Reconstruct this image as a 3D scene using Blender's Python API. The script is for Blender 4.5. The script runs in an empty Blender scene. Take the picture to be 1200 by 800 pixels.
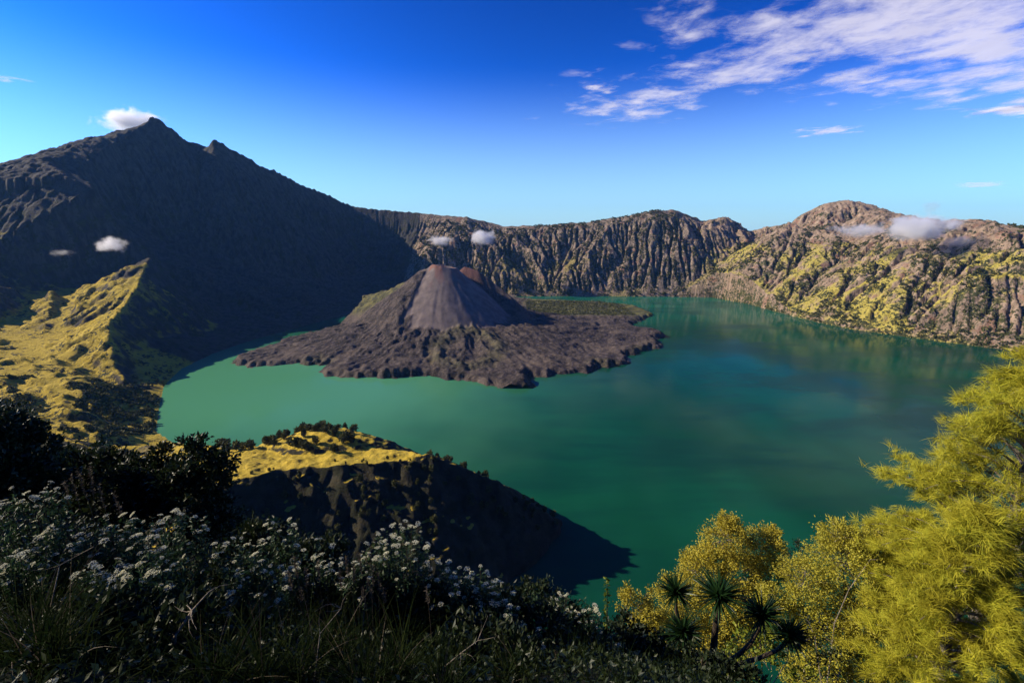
import bpy, math, random, time
import numpy as np
from math import radians, sin, cos, pi
T0 = time.time()
sc = bpy.context.scene
COL = sc.collection
RNG = np.random.default_rng(7)
random.seed(7)

# ------------------------------------------------------------------ camera, sky, sun, exposure
CAM_H = 640.0                    # eye height above the lake (lake surface is z = 0)
FPX, PITCH = 533.0, radians(14.2)
cam_d = bpy.data.cameras.new('camera'); cam = bpy.data.objects.new('camera', cam_d); COL.objects.link(cam)
cam.location = (0, 0, CAM_H); cam.rotation_euler = (pi/2 - PITCH, 0, 0)
cam_d.sensor_width = 36; cam_d.lens = 36*FPX/1200; cam_d.clip_start = 0.05; cam_d.clip_end = 120000
sc.camera = cam
SUN_EL, SUN_A = radians(29), radians(-5)          # light travels towards +X and a little +Y
w = bpy.data.worlds.new('World'); sc.world = w; w.use_nodes = True
nt = w.node_tree; bg = nt.nodes['Background']
sky = nt.nodes.new('ShaderNodeTexSky'); sky.sky_type = 'NISHITA'; sky.sun_disc = False
sky.sun_elevation = SUN_EL
sky.sun_rotation = -(pi/2 + SUN_A)                # towards -X, slightly behind the camera
sky.altitude = 2600; sky.air_density = 1.0; sky.dust_density = 2.4; sky.ozone_density = 3.0
hs = nt.nodes.new('ShaderNodeHueSaturation'); hs.inputs['Saturation'].default_value = 1.24
hs.inputs['Value'].default_value = 1.0
tn = nt.nodes.new('ShaderNodeMix'); tn.data_type = 'RGBA'; tn.blend_type = 'MULTIPLY'; tn.inputs[0].default_value = 1; tn.inputs[7].default_value = (.34, .65, .74, 1)
nt.links.new(sky.outputs[0], hs.inputs['Color'])
gm = nt.nodes.new('ShaderNodeGamma'); gm.inputs[1].default_value = 1.9; nt.links.new(hs.outputs[0], gm.inputs[0]); nt.links.new(gm.outputs[0], tn.inputs[6]); tc_ = nt.nodes.new('ShaderNodeTexCoord'); sz_ = nt.nodes.new('ShaderNodeSeparateXYZ'); nt.links.new(tc_.outputs['Generated'], sz_.inputs[0])
mr_ = nt.nodes.new('ShaderNodeMapRange'); mr_.interpolation_type = 'SMOOTHSTEP'; nt.links.new(sz_.outputs['Z'], mr_.inputs[0])
for i_, v_ in ((1, .30), (2, -.02), (3, 0.0), (4, .88)): mr_.inputs[i_].default_value = v_
pale = nt.nodes.new('ShaderNodeMix'); pale.data_type = 'RGBA'; pale.inputs[7].default_value = (6.6, 10.0, 12.0, 1)     # pale air near the horizon, the same all round
nt.links.new(mr_.outputs[0], pale.inputs[0]); nt.links.new(tn.outputs[2], pale.inputs[6]); nt.links.new(pale.outputs[2], bg.inputs['Color']); bg.inputs['Strength'].default_value = 0.05
sun_d = bpy.data.lights.new('sun', 'SUN'); sun = bpy.data.objects.new('sun', sun_d); COL.objects.link(sun)
sun_d.energy = 5.0; sun_d.angle = radians(0.5); sun_d.color = (1.0, 0.85, 0.62)
sun.rotation_euler = (pi/2 - SUN_EL, 0, -(pi/2) + SUN_A)
sun.location = (-20, -5, 700)
sc.view_settings.view_transform = 'Standard'; sc.view_settings.look = 'None'
sc.view_settings.exposure = 0.6; sc.view_settings.gamma = 1
sc.cycles.use_denoising = True
sc.cycles.max_bounces = 5; sc.cycles.diffuse_bounces = 2; sc.cycles.glossy_bounces = 2
sc.cycles.transparent_max_bounces = 12; sc.cycles.volume_bounces = 6; sc.cycles.transmission_bounces = 3

CP, SP = cos(PITCH), sin(PITCH)
def ray(px, py):
    a, b = px - 600.0, 400.0 - py
    return a, FPX*CP + b*SP, b*CP - FPX*SP
def at(px, py, Y):                                 # pixel of the 1200x800 photograph + distance ahead -> place
    a, f, u = ray(px, py); t = Y/f
    return (a*t, Y, CAM_H + u*t)
def on_lake(px, py, z=0.0):
    a, f, u = ray(px, py); t = (z - CAM_H)/u
    return (a*t, f*t)

# ------------------------------------------------------------------ numpy noise
_P = RNG.permutation(256); _P = np.concatenate([_P, _P]).astype(np.int64)
_G = np.stack([np.cos(np.arange(256)*2.399963), np.sin(np.arange(256)*2.399963)], 1).astype(np.float32)
def pn(x, y, seed=0):
    x = np.asarray(x, np.float64); y = np.asarray(y, np.float64)
    xi = np.floor(x); yi = np.floor(y); fx = x - xi; fy = y - yi
    xi = xi.astype(np.int64) + seed*17; yi = yi.astype(np.int64) + seed*31
    def g(ix, iy, dx, dy):
        h = _P[(_P[ix & 255] + iy) & 255]
        v = _G[h]
        return v[..., 0]*dx + v[..., 1]*dy
    u = fx*fx*fx*(fx*(fx*6-15)+10); v = fy*fy*fy*(fy*(fy*6-15)+10)
    a = g(xi, yi, fx, fy); b = g(xi+1, yi, fx-1, fy); c = g(xi, yi+1, fx, fy-1); d = g(xi+1, yi+1, fx-1, fy-1)
    return (a + (b-a)*u + (c-a)*v + (a-b-c+d)*u*v)*1.5
def fbm(x, y, o=5, seed=0, gain=.5):
    s = 0; a = 1; f = 1
    for k in range(o):
        s = s + a*pn(x*f + 7.3*k, y*f - 3.1*k, seed+k); a *= gain; f *= 2.03
    return s
def ridged(x, y, o=4, seed=0, gain=.55):
    s = 0; a = 1; f = 1
    for k in range(o):
        s = s + a*(1 - 2*np.abs(pn(x*f + 5.1*k, y*f + 9.7*k, seed+k))); a *= gain; f *= 2.07
    return s
def smooth(a, b, x):
    t = np.clip((x-a)/(b-a), 0, 1); return t*t*(3-2*t)

def poly_dist(px, py, pts, closed=False):
    """distance, interpolated z and arc length at the nearest point of a polyline"""
    P = [np.array(p, float) for p in pts]
    if closed: P = P + [P[0]]
    best = np.full(px.shape, 1e18); bz = np.zeros(px.shape); bs = np.zeros(px.shape); side = np.zeros(px.shape); s0 = 0
    for A, B in zip(P[:-1], P[1:]):
        dx, dy = B[0]-A[0], B[1]-A[1]; L2 = dx*dx+dy*dy
        if L2 == 0: continue
        t = np.clip(((px-A[0])*dx + (py-A[1])*dy)/L2, 0, 1)
        d = (px-A[0]-t*dx)**2 + (py-A[1]-t*dy)**2
        m = d < best
        best = np.where(m, d, best)
        if len(A) > 2: bz = np.where(m, A[2] + t*(B[2]-A[2]), bz)
        bs = np.where(m, s0 + t*math.sqrt(L2), bs); s0 += math.sqrt(L2)
        side = np.where(m, np.sign(dx*(py-A[1]) - dy*(px-A[0])), side)
    return np.sqrt(best), bz, bs, side
def inside(px, py, pts):
    r = np.zeros(px.shape, bool); n = len(pts)
    for i in range(n):
        x0, y0 = pts[i][:2]; x1, y1 = pts[(i+1) % n][:2]
        if y0 == y1: continue
        c = ((py < y0) != (py < y1)) & (px < (x1-x0)*(py-y0)/(y1-y0) + x0)
        r ^= c
    return r
def densify(pts, step):
    out = []
    for A, B in zip(pts[:-1], pts[1:]):
        A = np.array(A, float); B = np.array(B, float); n = max(1, int(np.linalg.norm(B[:2]-A[:2])/step))
        for k in range(n): out.append(A + (B-A)*k/n)
    out.append(np.array(pts[-1], float)); return np.array(out)
def up2(a, n0, n1):                                 # bilinear resize
    y = np.linspace(0, a.shape[0]-1, n0); x = np.linspace(0, a.shape[1]-1, n1)
    yi = np.minimum(y.astype(int), a.shape[0]-2); xi = np.minimum(x.astype(int), a.shape[1]-2)
    fy = (y-yi)[:, None]; fx = (x-xi)[None]
    A = a[yi][:, xi]; B = a[yi][:, xi+1]; C = a[yi+1][:, xi]; D = a[yi+1][:, xi+1]
    return A*(1-fx)*(1-fy) + B*fx*(1-fy) + C*(1-fx)*fy + D*fx*fy
def blur(a, n=1):
    for _ in range(n):
        p = np.pad(a, 1, mode='edge')
        a = (p[:-2, 1:-1] + p[2:, 1:-1] + p[1:-1, :-2] + p[1:-1, 2:] + 2*a)/6
    return a

# ------------------------------------------------------------------ the caldera: shoreline, floor and rim
SHORE = [on_lake(*p) for p in [(183, 505), (186, 478), (192, 452), (212, 432), (250, 414), (300, 397), (345, 385)]] + \
    [(-1250, 3300), (-1150, 3900), (-900, 4230)] + \
    [on_lake(*p) for p in [(560, 348), (600, 347.3), (650, 347), (700, 347), (780, 347.5), (835, 348.5), (880, 357), (912, 366), (960, 378), (1000, 386),
                           (1050, 393), (1110, 401), (1180, 410), (1290, 424)]] + \
    [(3050, 1650), (2850, 900), (2000, 520), (1100, 430), (520, 390), (200, 400), (-100, 430), (-330, 480), (-560, 620), (-720, 760), (-800, 950), (-860, 1120), (-1020, 1260)]
FLOOR = [(-1350, 1360), (-1550, 1280), (-2000, 1450), (-2350, 1800), (-2450, 2150), (-2350, 2500), (-2050, 2700), (-1700, 2640), (-1540, 2600)] + SHORE[6:]
RIM = [at(*p) for p in [(590, 265, 5300), (570, 259, 5330), (548, 254, 5280), (510, 251, 5400), (470, 247, 5450), (440, 244, 5450), (410, 240, 5450), (385, 228, 5300), (345, 212, 5050), (318, 199, 4900), (290, 185, 4750),
                        (262, 171, 4600), (250, 168, 4550), (238, 174, 4500), (222, 171, 4450), (207, 154, 4400), (180, 142, 4300), (140, 163, 3950), (106, 186, 3600),
                        (88, 204, 3350), (112, 220, 3060), (60, 246, 2820), (0, 286, 2600)]] + \
      [(-3150, 2250, 520), (-3050, 1800, 470), (-2700, 1350, 440), (-2100, 1000, 460), (-1600, 800, 500), (-1200, 550, 560), (-850, 380, 640), (-550, 220, 700), (-250, 40, 685), (-60, -30, 645), (0, -40, 642), (500, -150, 640), (1300, -150, 660),
       (2300, 0, 700), (3100, 500, 690), (3700, 1400, 660), (3700, 2300, 640)] + \
      [at(*p) for p in [(1200, 268, 2950), (1170, 261, 3150), (1140, 256, 3350), (1100, 258, 3650), (1070, 254, 3900), (1045, 252, 4150), (1030, 244, 4400), (1010, 236, 4550), (990, 234, 4650), (965, 238, 4700), (945, 248, 4750), (925, 262, 4850), (900, 265, 4950),
                        (876, 271, 5050), (866, 262, 5050), (852, 253, 5050), (838, 256, 5050), (822, 258, 5000), (805, 250, 4980), (790, 245, 4950), (765, 246, 4950), (735, 252, 5000), (690, 260, 5080), (640, 263, 5180)]]

def base_height(X, Y, conv=1.0):
    """smooth form of the caldera on a coarse set of points"""
    dS, _, _, _ = poly_dist(X, Y, FLOOR, True)
    inF = inside(X, Y, FLOOR)
    dL, _, _, _ = poly_dist(X, Y, SHORE, True); inL = inside(X, Y, SHORE)
    rim = densify(RIM + [RIM[0]], 60)
    num = np.zeros(X.shape); den = np.zeros(X.shape)
    for p in rim:
        wgt = 1.0/((X-p[0])**2 + (Y-p[1])**2 + 900.0)**2.5
        num += wgt*p[2]; den += wgt
    zr = num/den
    dR, zn, _, _ = poly_dist(X, Y, RIM, True); inR = inside(X, Y, RIM)
    k = np.exp(-dR/160.0); zr = zr*(1-k) + zn*k
    u = dS/(dS + dR + 1e-6)
    lw = smooth(-1000, -1200, X)*smooth(2500, 2200, Y)
    zf = (np.clip(dL, 0, 900)*0.09 + lw*np.clip(dL, 0, 260)*.30)*(~inL)             # gently rising floor off the lake
    # profile: left (mountain) convex, far wall steep at the top, right wall even
    th = np.arctan2(X - 300, Y - 2700)
    ex = 1.05 + 1.6*smooth(-800, -1400, X)*smooth(2200, 2700, Y)
    prof = u**ex
    h = zf*(1-u) + (zr)*prof
    h = np.where(inF, zf, h)
    h = np.where(inL, -np.minimum(dL*0.25, 60), h)
    out = zr - 0.42*dR - 0.00003*dR*dR
    steep = np.maximum(655 - 1.5*dR, np.clip(dL, 0, 500)*.16)
    nearw = smooth(1500, 1250, Y)*smooth(2400, 1400, X)
    h = np.where(inR & ~inL, h*(1-nearw) + np.minimum(h, steep)*nearw, h)
    h = np.where(inR, h, out)
    return h, u*(inR & ~inF), inR

def ridge_max(h, X, Y, pts, sl, sr, k=25.0, wob=0.0):
    """smooth-max a ridge: slopes sl (left of travel) and sr (right of travel)"""
    P = densify(pts, 40)
    best = np.full(X.shape, -1e9)
    for A, B in zip(P[:-1], P[1:]):
        dx, dy = B[0]-A[0], B[1]-A[1]; L2 = dx*dx+dy*dy + 1e-9
        t = np.clip(((X-A[0])*dx + (Y-A[1])*dy)/L2, 0, 1)
        d = np.hypot(X-A[0]-t*dx, Y-A[1]-t*dy)
        s = dx*(Y-A[1]) - dy*(X-A[0])
        q = s/(np.sqrt(L2)*(d+1e-6)); wl = 0.5 + 0.5*np.clip(q*1.5, -1, 1)
        z = A[2] + t*(B[2]-A[2]) - d*(sl*wl + sr*(1-wl))
        best = np.maximum(best, z)
    m = np.maximum(h, best); dlt = np.abs(h-best)
    return m + np.maximum(k-dlt, 0)**2/(4*k)

def erode(h, cell, mask, batches=16, n=36000, steps=55, seed=3, rate=0.12):
    rng = np.random.default_rng(seed); H, W = h.shape; h = (h/cell).astype(np.float64).ravel().copy(); src = np.flatnonzero(mask.ravel())
    for b in range(batches):
        s = rng.choice(src, n); x = (s % W) + rng.random(n); y = (s // W) + rng.random(n)
        x = np.clip(x, 1, W-3); y = np.clip(y, 1, H-3)
        dx = np.zeros(n); dy = np.zeros(n); v = np.ones(n); wa = np.ones(n); sd = np.zeros(n)
        for k in range(steps):
            xi = x.astype(np.int64); yi = y.astype(np.int64); u = x-xi; w_ = y-yi; i = yi*W+xi
            a = h[i]; bb = h[i+1]; c = h[i+W]; d = h[i+W+1]
            gx = (bb-a)*(1-w_) + (d-c)*w_; gy = (c-a)*(1-u) + (d-bb)*u
            h0 = a*(1-u)*(1-w_) + bb*u*(1-w_) + c*(1-u)*w_ + d*u*w_
            dx = dx*0.15 - gx*0.85; dy = dy*0.15 - gy*0.85
            L = np.sqrt(dx*dx+dy*dy) + 1e-9; dx /= L; dy /= L
            x2 = x+dx; y2 = y+dy
            ok = (x2 > 1) & (x2 < W-3) & (y2 > 1) & (y2 < H-3)
            x2 = np.where(ok, x2, x); y2 = np.where(ok, y2, y)
            xj = x2.astype(np.int64); yj = y2.astype(np.int64); p = x2-xj; q = y2-yj; j = yj*W+xj
            h1 = h[j]*(1-p)*(1-q) + h[j+1]*p*(1-q) + h[j+W]*(1-p)*q + h[j+W+1]*p*q
            dh = h1-h0
            cap = np.maximum(-dh, 0.01)*v*wa*1.2
            dep = np.where(dh > 0, np.minimum(dh, sd), np.maximum(sd-cap, 0)*0.25)
            ero = np.where(dh > 0, 0, np.minimum(np.maximum(cap-sd, 0)*rate, -dh*0.3))
            am = np.where(ok, dep-ero, 0); sd = sd - am
            wts = np.concatenate([am*(1-u)*(1-w_), am*u*(1-w_), am*(1-u)*w_, am*u*w_])
            idx = np.concatenate([i, i+1, i+W, i+W+1])
            dl = np.bincount(idx, wts, minlength=H*W)
            h += np.clip(dl, -0.06, 0.03)
            v = np.sqrt(np.maximum(v*v - dh*0.4, 0.05)); v = np.minimum(v, 4); wa *= 0.985
            x, y = x2, y2
    return h.reshape(H, W)*cell

def grid_mesh(name, X, Y, Z, keep, mats, mat_idx=None, attrs=None, flip=False):
    """mesh of the kept cells of a grid"""
    H, W = Z.shape
    q = keep[:-1, :-1] & keep[1:, :-1] & keep[:-1, 1:] & keep[1:, 1:]
    yy, xx = np.nonzero(q); i = yy*W + xx
    f = np.stack([i, i+1, i+W+1, i+W], 1)
    used = np.zeros(H*W, bool); used[f.ravel()] = True
    remap = np.cumsum(used) - 1
    co = np.stack([X.ravel(), Y.ravel(), Z.ravel()], 1)[used]
    o = np_mesh(name, co, remap[f], mats, smooth=True)
    if attrs:
        for k, a in attrs.items():
            at_ = o.data.attributes.new(k, 'FLOAT', 'POINT'); at_.data.foreach_set('value', a.ravel()[used].astype(np.float32))
    return o

def np_mesh(name, co, faces, mats, smooth=False, parent=None, fmat=None, link=True):
    co = np.asarray(co, np.float32); faces = np.asarray(faces, np.int32); k = faces.shape[1]
    me = bpy.data.meshes.new(name)
    me.vertices.add(len(co)); me.vertices.foreach_set('co', co.ravel())
    me.loops.add(faces.size); me.loops.foreach_set('vertex_index', faces.ravel())
    me.polygons.add(len(faces)); me.polygons.foreach_set('loop_start', np.arange(0, faces.size, k, dtype=np.int32))
    me.polygons.foreach_set('use_smooth', np.full(len(faces), smooth, bool))
    if not isinstance(mats, (list, tuple)): mats = [mats]
    for m in mats: me.materials.append(m)
    if fmat is not None: me.polygons.foreach_set('material_index', np.asarray(fmat, np.int32))
    me.update()
    o = bpy.data.objects.new(name, me)
    if link: COL.objects.link(o)
    if parent: o.parent = parent
    return o
def tag(o, label=None, cat=None, group=None, kind=None):
    for k, v in (('label', label), ('category', cat), ('group', group), ('kind', kind)):
        if v: o[k] = v
    return o

# ------------------------------------------------------------------ materials
class NT:
    def __init__(s, name):
        s.m = bpy.data.materials.new(name); s.m.use_nodes = True; s.t = s.m.node_tree; s.b = s.t.nodes['Principled BSDF']; s.out = s.t.nodes['Material Output']
        s.b.inputs['Specular IOR Level'].default_value = 0.2; s.b.inputs['Roughness'].default_value = 0.9
    def n(s, typ, ins=None, **kw):
        nd = s.t.nodes.new('ShaderNode'+typ)
        for k, v in kw.items(): setattr(nd, k, v)
        for k, v in (ins or {}).items():
            if isinstance(v, bpy.types.NodeSocket): s.t.links.new(v, nd.inputs[k])
            else: nd.inputs[k].default_value = v
        return nd
    def link(s, a, b): s.t.links.new(a, b)
    def pos(s, scale=(1, 1, 1), rot=(0, 0, 0)):
        g = s.n('NewGeometry'); mp = s.n('Mapping', {'Vector': g.outputs['Position'], 'Scale': scale, 'Rotation': rot}); return mp.outputs[0]
    def noise(s, vec, scale, detail=4, rough=.55, dist=0.0):
        return s.n('TexNoise', {'Vector': vec, 'Scale': scale, 'Detail': detail, 'Roughness': rough, 'Distortion': dist}).outputs['Fac']
    def ramp(s, fac, lo, hi):
        return s.n('MapRange', {'Value': fac, 'From Min': lo, 'From Max': hi}, interpolation_type='SMOOTHSTEP').outputs[0]
    def mix(s, f, a, b):
        nd = s.n('Mix', data_type='RGBA')
        for sock, v in ((nd.inputs[0], f), (nd.inputs[6], a), (nd.inputs[7], b)):
            if isinstance(v, bpy.types.NodeSocket): s.t.links.new(v, sock)
            else: sock.default_value = v if isinstance(v, (int, float)) else (*v, 1)
        return nd.outputs[2]
    def math(s, op, a, b=0.0):
        nd = s.n('Math', operation=op)
        for sock, v in ((nd.inputs[0], a), (nd.inputs[1], b)):
            if isinstance(v, bpy.types.NodeSocket): s.t.links.new(v, sock)
            else: sock.default_value = v
        return nd.outputs[0]
    def attr(s, name): return s.n('Attribute', attribute_name=name).outputs['Fac']
    def color(s, c): s.link(c, s.b.inputs['Base Color'])
    def bump(s, h, dist, strength=1.0):
        nd = s.n('Bump', {'Height': h, 'Distance': dist, 'Strength': strength}); s.link(nd.outputs[0], s.b.inputs['Normal'])

def terrain_mat(name, rock1, rock2, grass, scrub, red=None, gx=0.0, bscale=14.0, gscale=1/160, bare=None):
    k = NT(name); p = k.pos()
    big = k.noise(p, 1/420, 4); mid = k.noise(p, 1/70, 5, .65); fine = k.noise(p, 1/16, 6, .7)
    st = k.noise(k.pos((1, 1, .12)), 1/30, 5, .65, .6)
    nz = k.n('SeparateXYZ', {0: k.n('NewGeometry').outputs['Normal']}).outputs['Z']
    rock = k.mix(k.ramp(st, .35, .65), rock1, rock2)
    if red: rock = k.mix(k.math('MULTIPLY', k.ramp(k.noise(p, 1/90, 3), .56, .66), 0.75), rock, red)
    if bare: rock = k.mix(k.math('MULTIPLY', k.ramp(st, .60, .70), k.ramp(mid, .5, .62)), rock, bare)
    gm = k.math('ADD', k.math('MULTIPLY', nz, 1.0), k.math('MULTIPLY', k.math('SUBTRACT', big, .5), 1.3))
    gm = k.math('ADD', gm, k.math('MULTIPLY', k.math('SUBTRACT', mid, .5), .65))
    gm = k.math('ADD', gm, k.attr('veg'))
    gmask = k.ramp(gm, .68, .96)
    sm = k.math('ADD', k.math('ADD', mid, k.math('MULTIPLY', k.math('SUBTRACT', fine, .5), 1.3)), k.attr('scrub'))
    smask = k.ramp(sm, .52, .60)
    c = k.mix(gmask, rock, k.mix(k.ramp(fine, .3, .7), grass, tuple(v*.78 for v in grass)))
    c = k.mix(smask, c, k.mix(k.ramp(fine, .4, .6), scrub, tuple(v*.55 for v in scrub)))
    k.color(c)
    hh = k.math('ADD', k.math('MULTIPLY', mid, .6), k.math('ADD', fine, k.math('MULTIPLY', st, .8)))
    k.bump(hh, bscale, .9)
    return k.m

# ------------------------------------------------------------------ far terrain: one field, eroded, cut into its landforms
CELL = 10.0
x0, x1, y0, y1 = -5200, 4500, 1150, 6000
W_, H_ = int((x1-x0)/CELL)+1, int((y1-y0)/CELL)+1
gx, gy = np.meshgrid(np.linspace(x0, x1, W_), np.linspace(y0, y1, H_))
cx, cy = np.meshgrid(np.linspace(x0, x1, W_//4+1), np.linspace(y0, y1, H_//4+1))
# bend the coordinates a little so that nothing runs straight
wx = 70*fbm(cx/500, cy/500, 3, 11); wy = 70*fbm(cx/500, cy/500, 3, 21)
dSh, _, _, _ = poly_dist(cx, cy, SHORE, True); dRm, _, _, _ = poly_dist(cx, cy, RIM, True)
wamt = np.clip(np.minimum(dSh, dRm)/250, 0, 1)
hb, ub, inRb = base_height(cx + wx*wamt, cy + wy*wamt)
h = up2(hb, H_, W_); u = np.clip(up2(ub, H_, W_), 0, 1); inR = up2(inRb.astype(float), H_, W_)
print('base', time.time()-T0)
dRim, _, _, _ = poly_dist(cx, cy, RIM, True); dRim = up2(dRim, H_, W_)
dS_, _, _, _ = poly_dist(cx, cy, SHORE, True); inS_ = inside(cx, cy, SHORE)
dShore = up2(np.where(inS_, -dS_, dS_), H_, W_)

th = np.arctan2(gx - 300, gy - 2500)                # around the lake
thw = th + 0.05*fbm(gx/400, gy/400, 4, 5)
left = smooth(-900, -1500, gx)                      # the big mountain
right = smooth(1650, 2150, gx)
farw = (1-left)*(1-right)
bell = np.sin(np.clip(u, 0, 1)*pi)**.6*smooth(5, 150, dRim)
# flutes down the far wall, broader spurs on the right wall
fl = ridged(thw*2500/330, u*1.1, 3, 2, .6); fl2 = ridged(thw*2500/120, u*2.0+3, 3, 9, .55)
h += farw*bell*(34*fl + 10*fl2 + 70*fbm(thw*2500/600, u*1.5, 3, 17))
fr = ridged(thw*2500/620 + 0.35*u, u*.7, 3, 31, .5); fr2 = ridged(thw*2500/230, u*1.6, 3, 33, .5)
h += right*bell*(60*fr + 20*fr2)
h += left*bell*(45-25*smooth(2500, 2900, gy))*(ridged(thw*2500/700 + .3*u, u*.6, 4, 41, .5))
# spurs
SPUR = [at(176, 305, 2780), at(172, 309, 2680), at(158, 345, 2350), at(127, 380, 2020), at(134, 430, 1770), at(160, 465, 1600), at(186, 497, 1440)]
h = ridge_max(h, gx, gy, SPUR, 1.2, 0.50, 20)      # travelling towards the camera: left of travel is +X
h = ridge_max(h, gx, gy, [at(60, 345, 2400), at(52, 400, 2000), at(40, 470, 1560)], .8, .5, 20)
h = ridge_max(h, gx, gy, [at(548, 256, 5260), at(549, 290, 4850), at(556, 335, 4500)], .95, 1.0, 30)
h = ridge_max(h, gx, gy, [at(925, 264, 4300), at(952, 272, 4150), at(976, 277, 3950), at(950, 310, 3700), at(905, 345, 3550)], .62, .62, 30)
h = ridge_max(h, gx, gy, [at(976, 277, 3950), at(1008, 291, 3750), at(1040, 279, 3600), at(1090, 285, 3400), at(1150, 290, 3100)], .6, .7, 30)
h = ridge_max(h, gx, gy, [at(1085, 287, 3400), at(1070, 330, 3000), at(1055, 375, 2760)], .75, .75, 25)
h = ridge_max(h, gx, gy, [at(1140, 285, 3100), at(1130, 335, 2800), at(1128, 385, 2560)], .8, .8, 25)
h = ridge_max(h, gx, gy, [at(1008, 291, 3750), at(985, 330, 3300), at(985, 365, 3030)], .7, .7, 25)
SKYR = [(-3900, 1900, 500), (-3900, 2600, 760), at(-60, 236, 3100), at(0, 210, 3350), at(40, 197, 3450), at(106, 182, 3750), at(140, 160, 4000), at(180, 143, 4340)]
oz = ridge_max(h*0-500, gx, gy, SKYR, .45, .42, 40)
dR0, zR0, _, _ = poly_dist(cx, cy, RIM, True); zR0 = up2(zR0, H_, W_); dRim0 = up2(dR0, H_, W_)
oz = np.minimum(oz, zR0 + .45*dRim0)
oz += (inR < .5)*10*ridged((gx+gy*.6)/260, (gy-gx*.6)/90, 4, 43, .6)*smooth(0, 120, dRim0)
h = np.where((inR < .5) & (gx < -2300), np.maximum(h, oz), h)
sp_ = smooth(-1000, -1250, gx)*smooth(2850, 2600, gy)*smooth(0, 60, dShore)
h += sp_*np.clip(h/60, .2, 1)*(12*ridged((gx*.9-gy*.45)/420 + .4*fbm(gx/200, gy/200, 3, 46), (gx*.45+gy*.9)/120, 4, 45, .6) + 8*fbm(gx/60, gy/60, 4, 47))
# rock relief everywhere
h = ridge_max(h, gx, gy, [(p[0], p[1], p[2]+4) for p in RIM[8:13]] + [at(*p) for p in [(262, 173, 4600), (250, 166, 4550), (240, 175, 4500), (231, 176, 4470), (222, 172, 4450), (208, 155, 4400), (203, 156, 4380), (192, 146, 4340), (180, 141, 4300), (165, 149, 4180), (140, 162, 3950)]], 1.5, 1.1, 3)
land = smooth(0, 60, dShore)
h += land*(.3+.7*smooth(0, 120, dRim))*(14*fbm(gx/220, gy/220, 6, 51, .55)*np.clip(h/120, 0.15, 1)) + land*smooth(30, 0, dRim)*10*pn(gx/60, gy/60, 7)
h += land*bell*9*ridged(gx/75 + .6*fbm(gx/60, gy/60, 2, 3), gy/75, 4, 77, .6)
pre = h.copy()
print('shape', time.time()-T0)
h = erode(h, CELL, (dShore > 20) & (h > 10), batches=8, n=40000, steps=60)
print('erode', time.time()-T0)
# keep the shoreline and the lake bed where they are
t = smooth(0, 80, dShore)*(.25 + .75*smooth(20, 140, dRim))
h = np.where(dShore > 0, np.maximum(pre*(1-t) + h*t, 0.6 + dShore*.05), np.minimum(-1.5, dShore*.25))
def bump_at(p, r, a): return a*np.exp(-((gx-p[0])**2 + (gy-p[1])**2)/r**2)
h = h + bump_at(at(228, 175, 4460), 105, -75) + bump_at(at(180, 143, 4300), 90, 34) + bump_at(at(252, 166, 4560), 70, 30) + bump_at(at(205, 155, 4390), 40, 18) + bump_at(at(306, 195, 4850), 60, -22)
h += left*smooth(70, 0, dRim)*(gy > 3900)*14*pn(gx/38, gy/38, 48) + left*smooth(2900, 3200, gy)*smooth(-900, -1500, gx)*(10*ridged(gx/150, gy/150, 4, 49, .6) + 30*ridged(thw*2500/420 + .4*u, u*1.2, 3, 50, .55)*bell - 20)*smooth(30, 200, dShore)*smooth(0, 150, dRim)
h += right*smooth(420, 650, h)*(22*ridged(gx/170 + .4*pn(gx/120, gy/120, 5), gy/170, 4, 52, .6) - 8)*smooth(10, 90, dRim) + right*smooth(60, 0, dRim)*9*pn(gx/45, gy/45, 53)
inc = blur(pre, 3) - h                                # cut (gullies) positive
veg = 0*h; scrub = 0*h
spurz = smooth(-1000, -1200, gx)*smooth(2850, 2650, gy)
veg = veg - 1.2*left*(1-spurz)*smooth(2300, 2700, gy) - .6*right*smooth(430, 600, h) - .9*smooth(-1800, -1700, gx)*smooth(2050, 2200, gy)*left + .08*right + .12*smooth(-900, -1300, gx)*smooth(2700, 2300, gy) - .45*farw*smooth(250, 600, h) - .35*smooth(700, 1000, h)  # grass also withheld at the left mountain's foot: shade put into the colour
scrub = scrub - .05*left + .10*smooth(60, 0, h)*right + 0.004*np.clip(inc, -10, 20) - .12*smooth(700, 1000, h)
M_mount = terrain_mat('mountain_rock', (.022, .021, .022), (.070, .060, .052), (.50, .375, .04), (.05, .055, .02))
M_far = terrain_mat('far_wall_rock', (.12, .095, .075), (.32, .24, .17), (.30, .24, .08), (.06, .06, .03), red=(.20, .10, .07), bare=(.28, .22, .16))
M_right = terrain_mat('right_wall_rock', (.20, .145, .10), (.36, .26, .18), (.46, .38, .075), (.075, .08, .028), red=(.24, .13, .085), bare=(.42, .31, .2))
at_ = {'veg': veg, 'scrub': scrub}
cut = (dRim < 700) | (inR > .5)
cut &= ~((h < -40))
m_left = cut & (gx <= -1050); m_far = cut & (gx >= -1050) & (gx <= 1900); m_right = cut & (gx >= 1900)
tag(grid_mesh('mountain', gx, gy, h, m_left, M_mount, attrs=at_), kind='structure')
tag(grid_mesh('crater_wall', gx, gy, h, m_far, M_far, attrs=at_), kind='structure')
tag(grid_mesh('crater_wall', gx, gy, h, m_right, M_right, attrs=at_), kind='structure')
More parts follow.
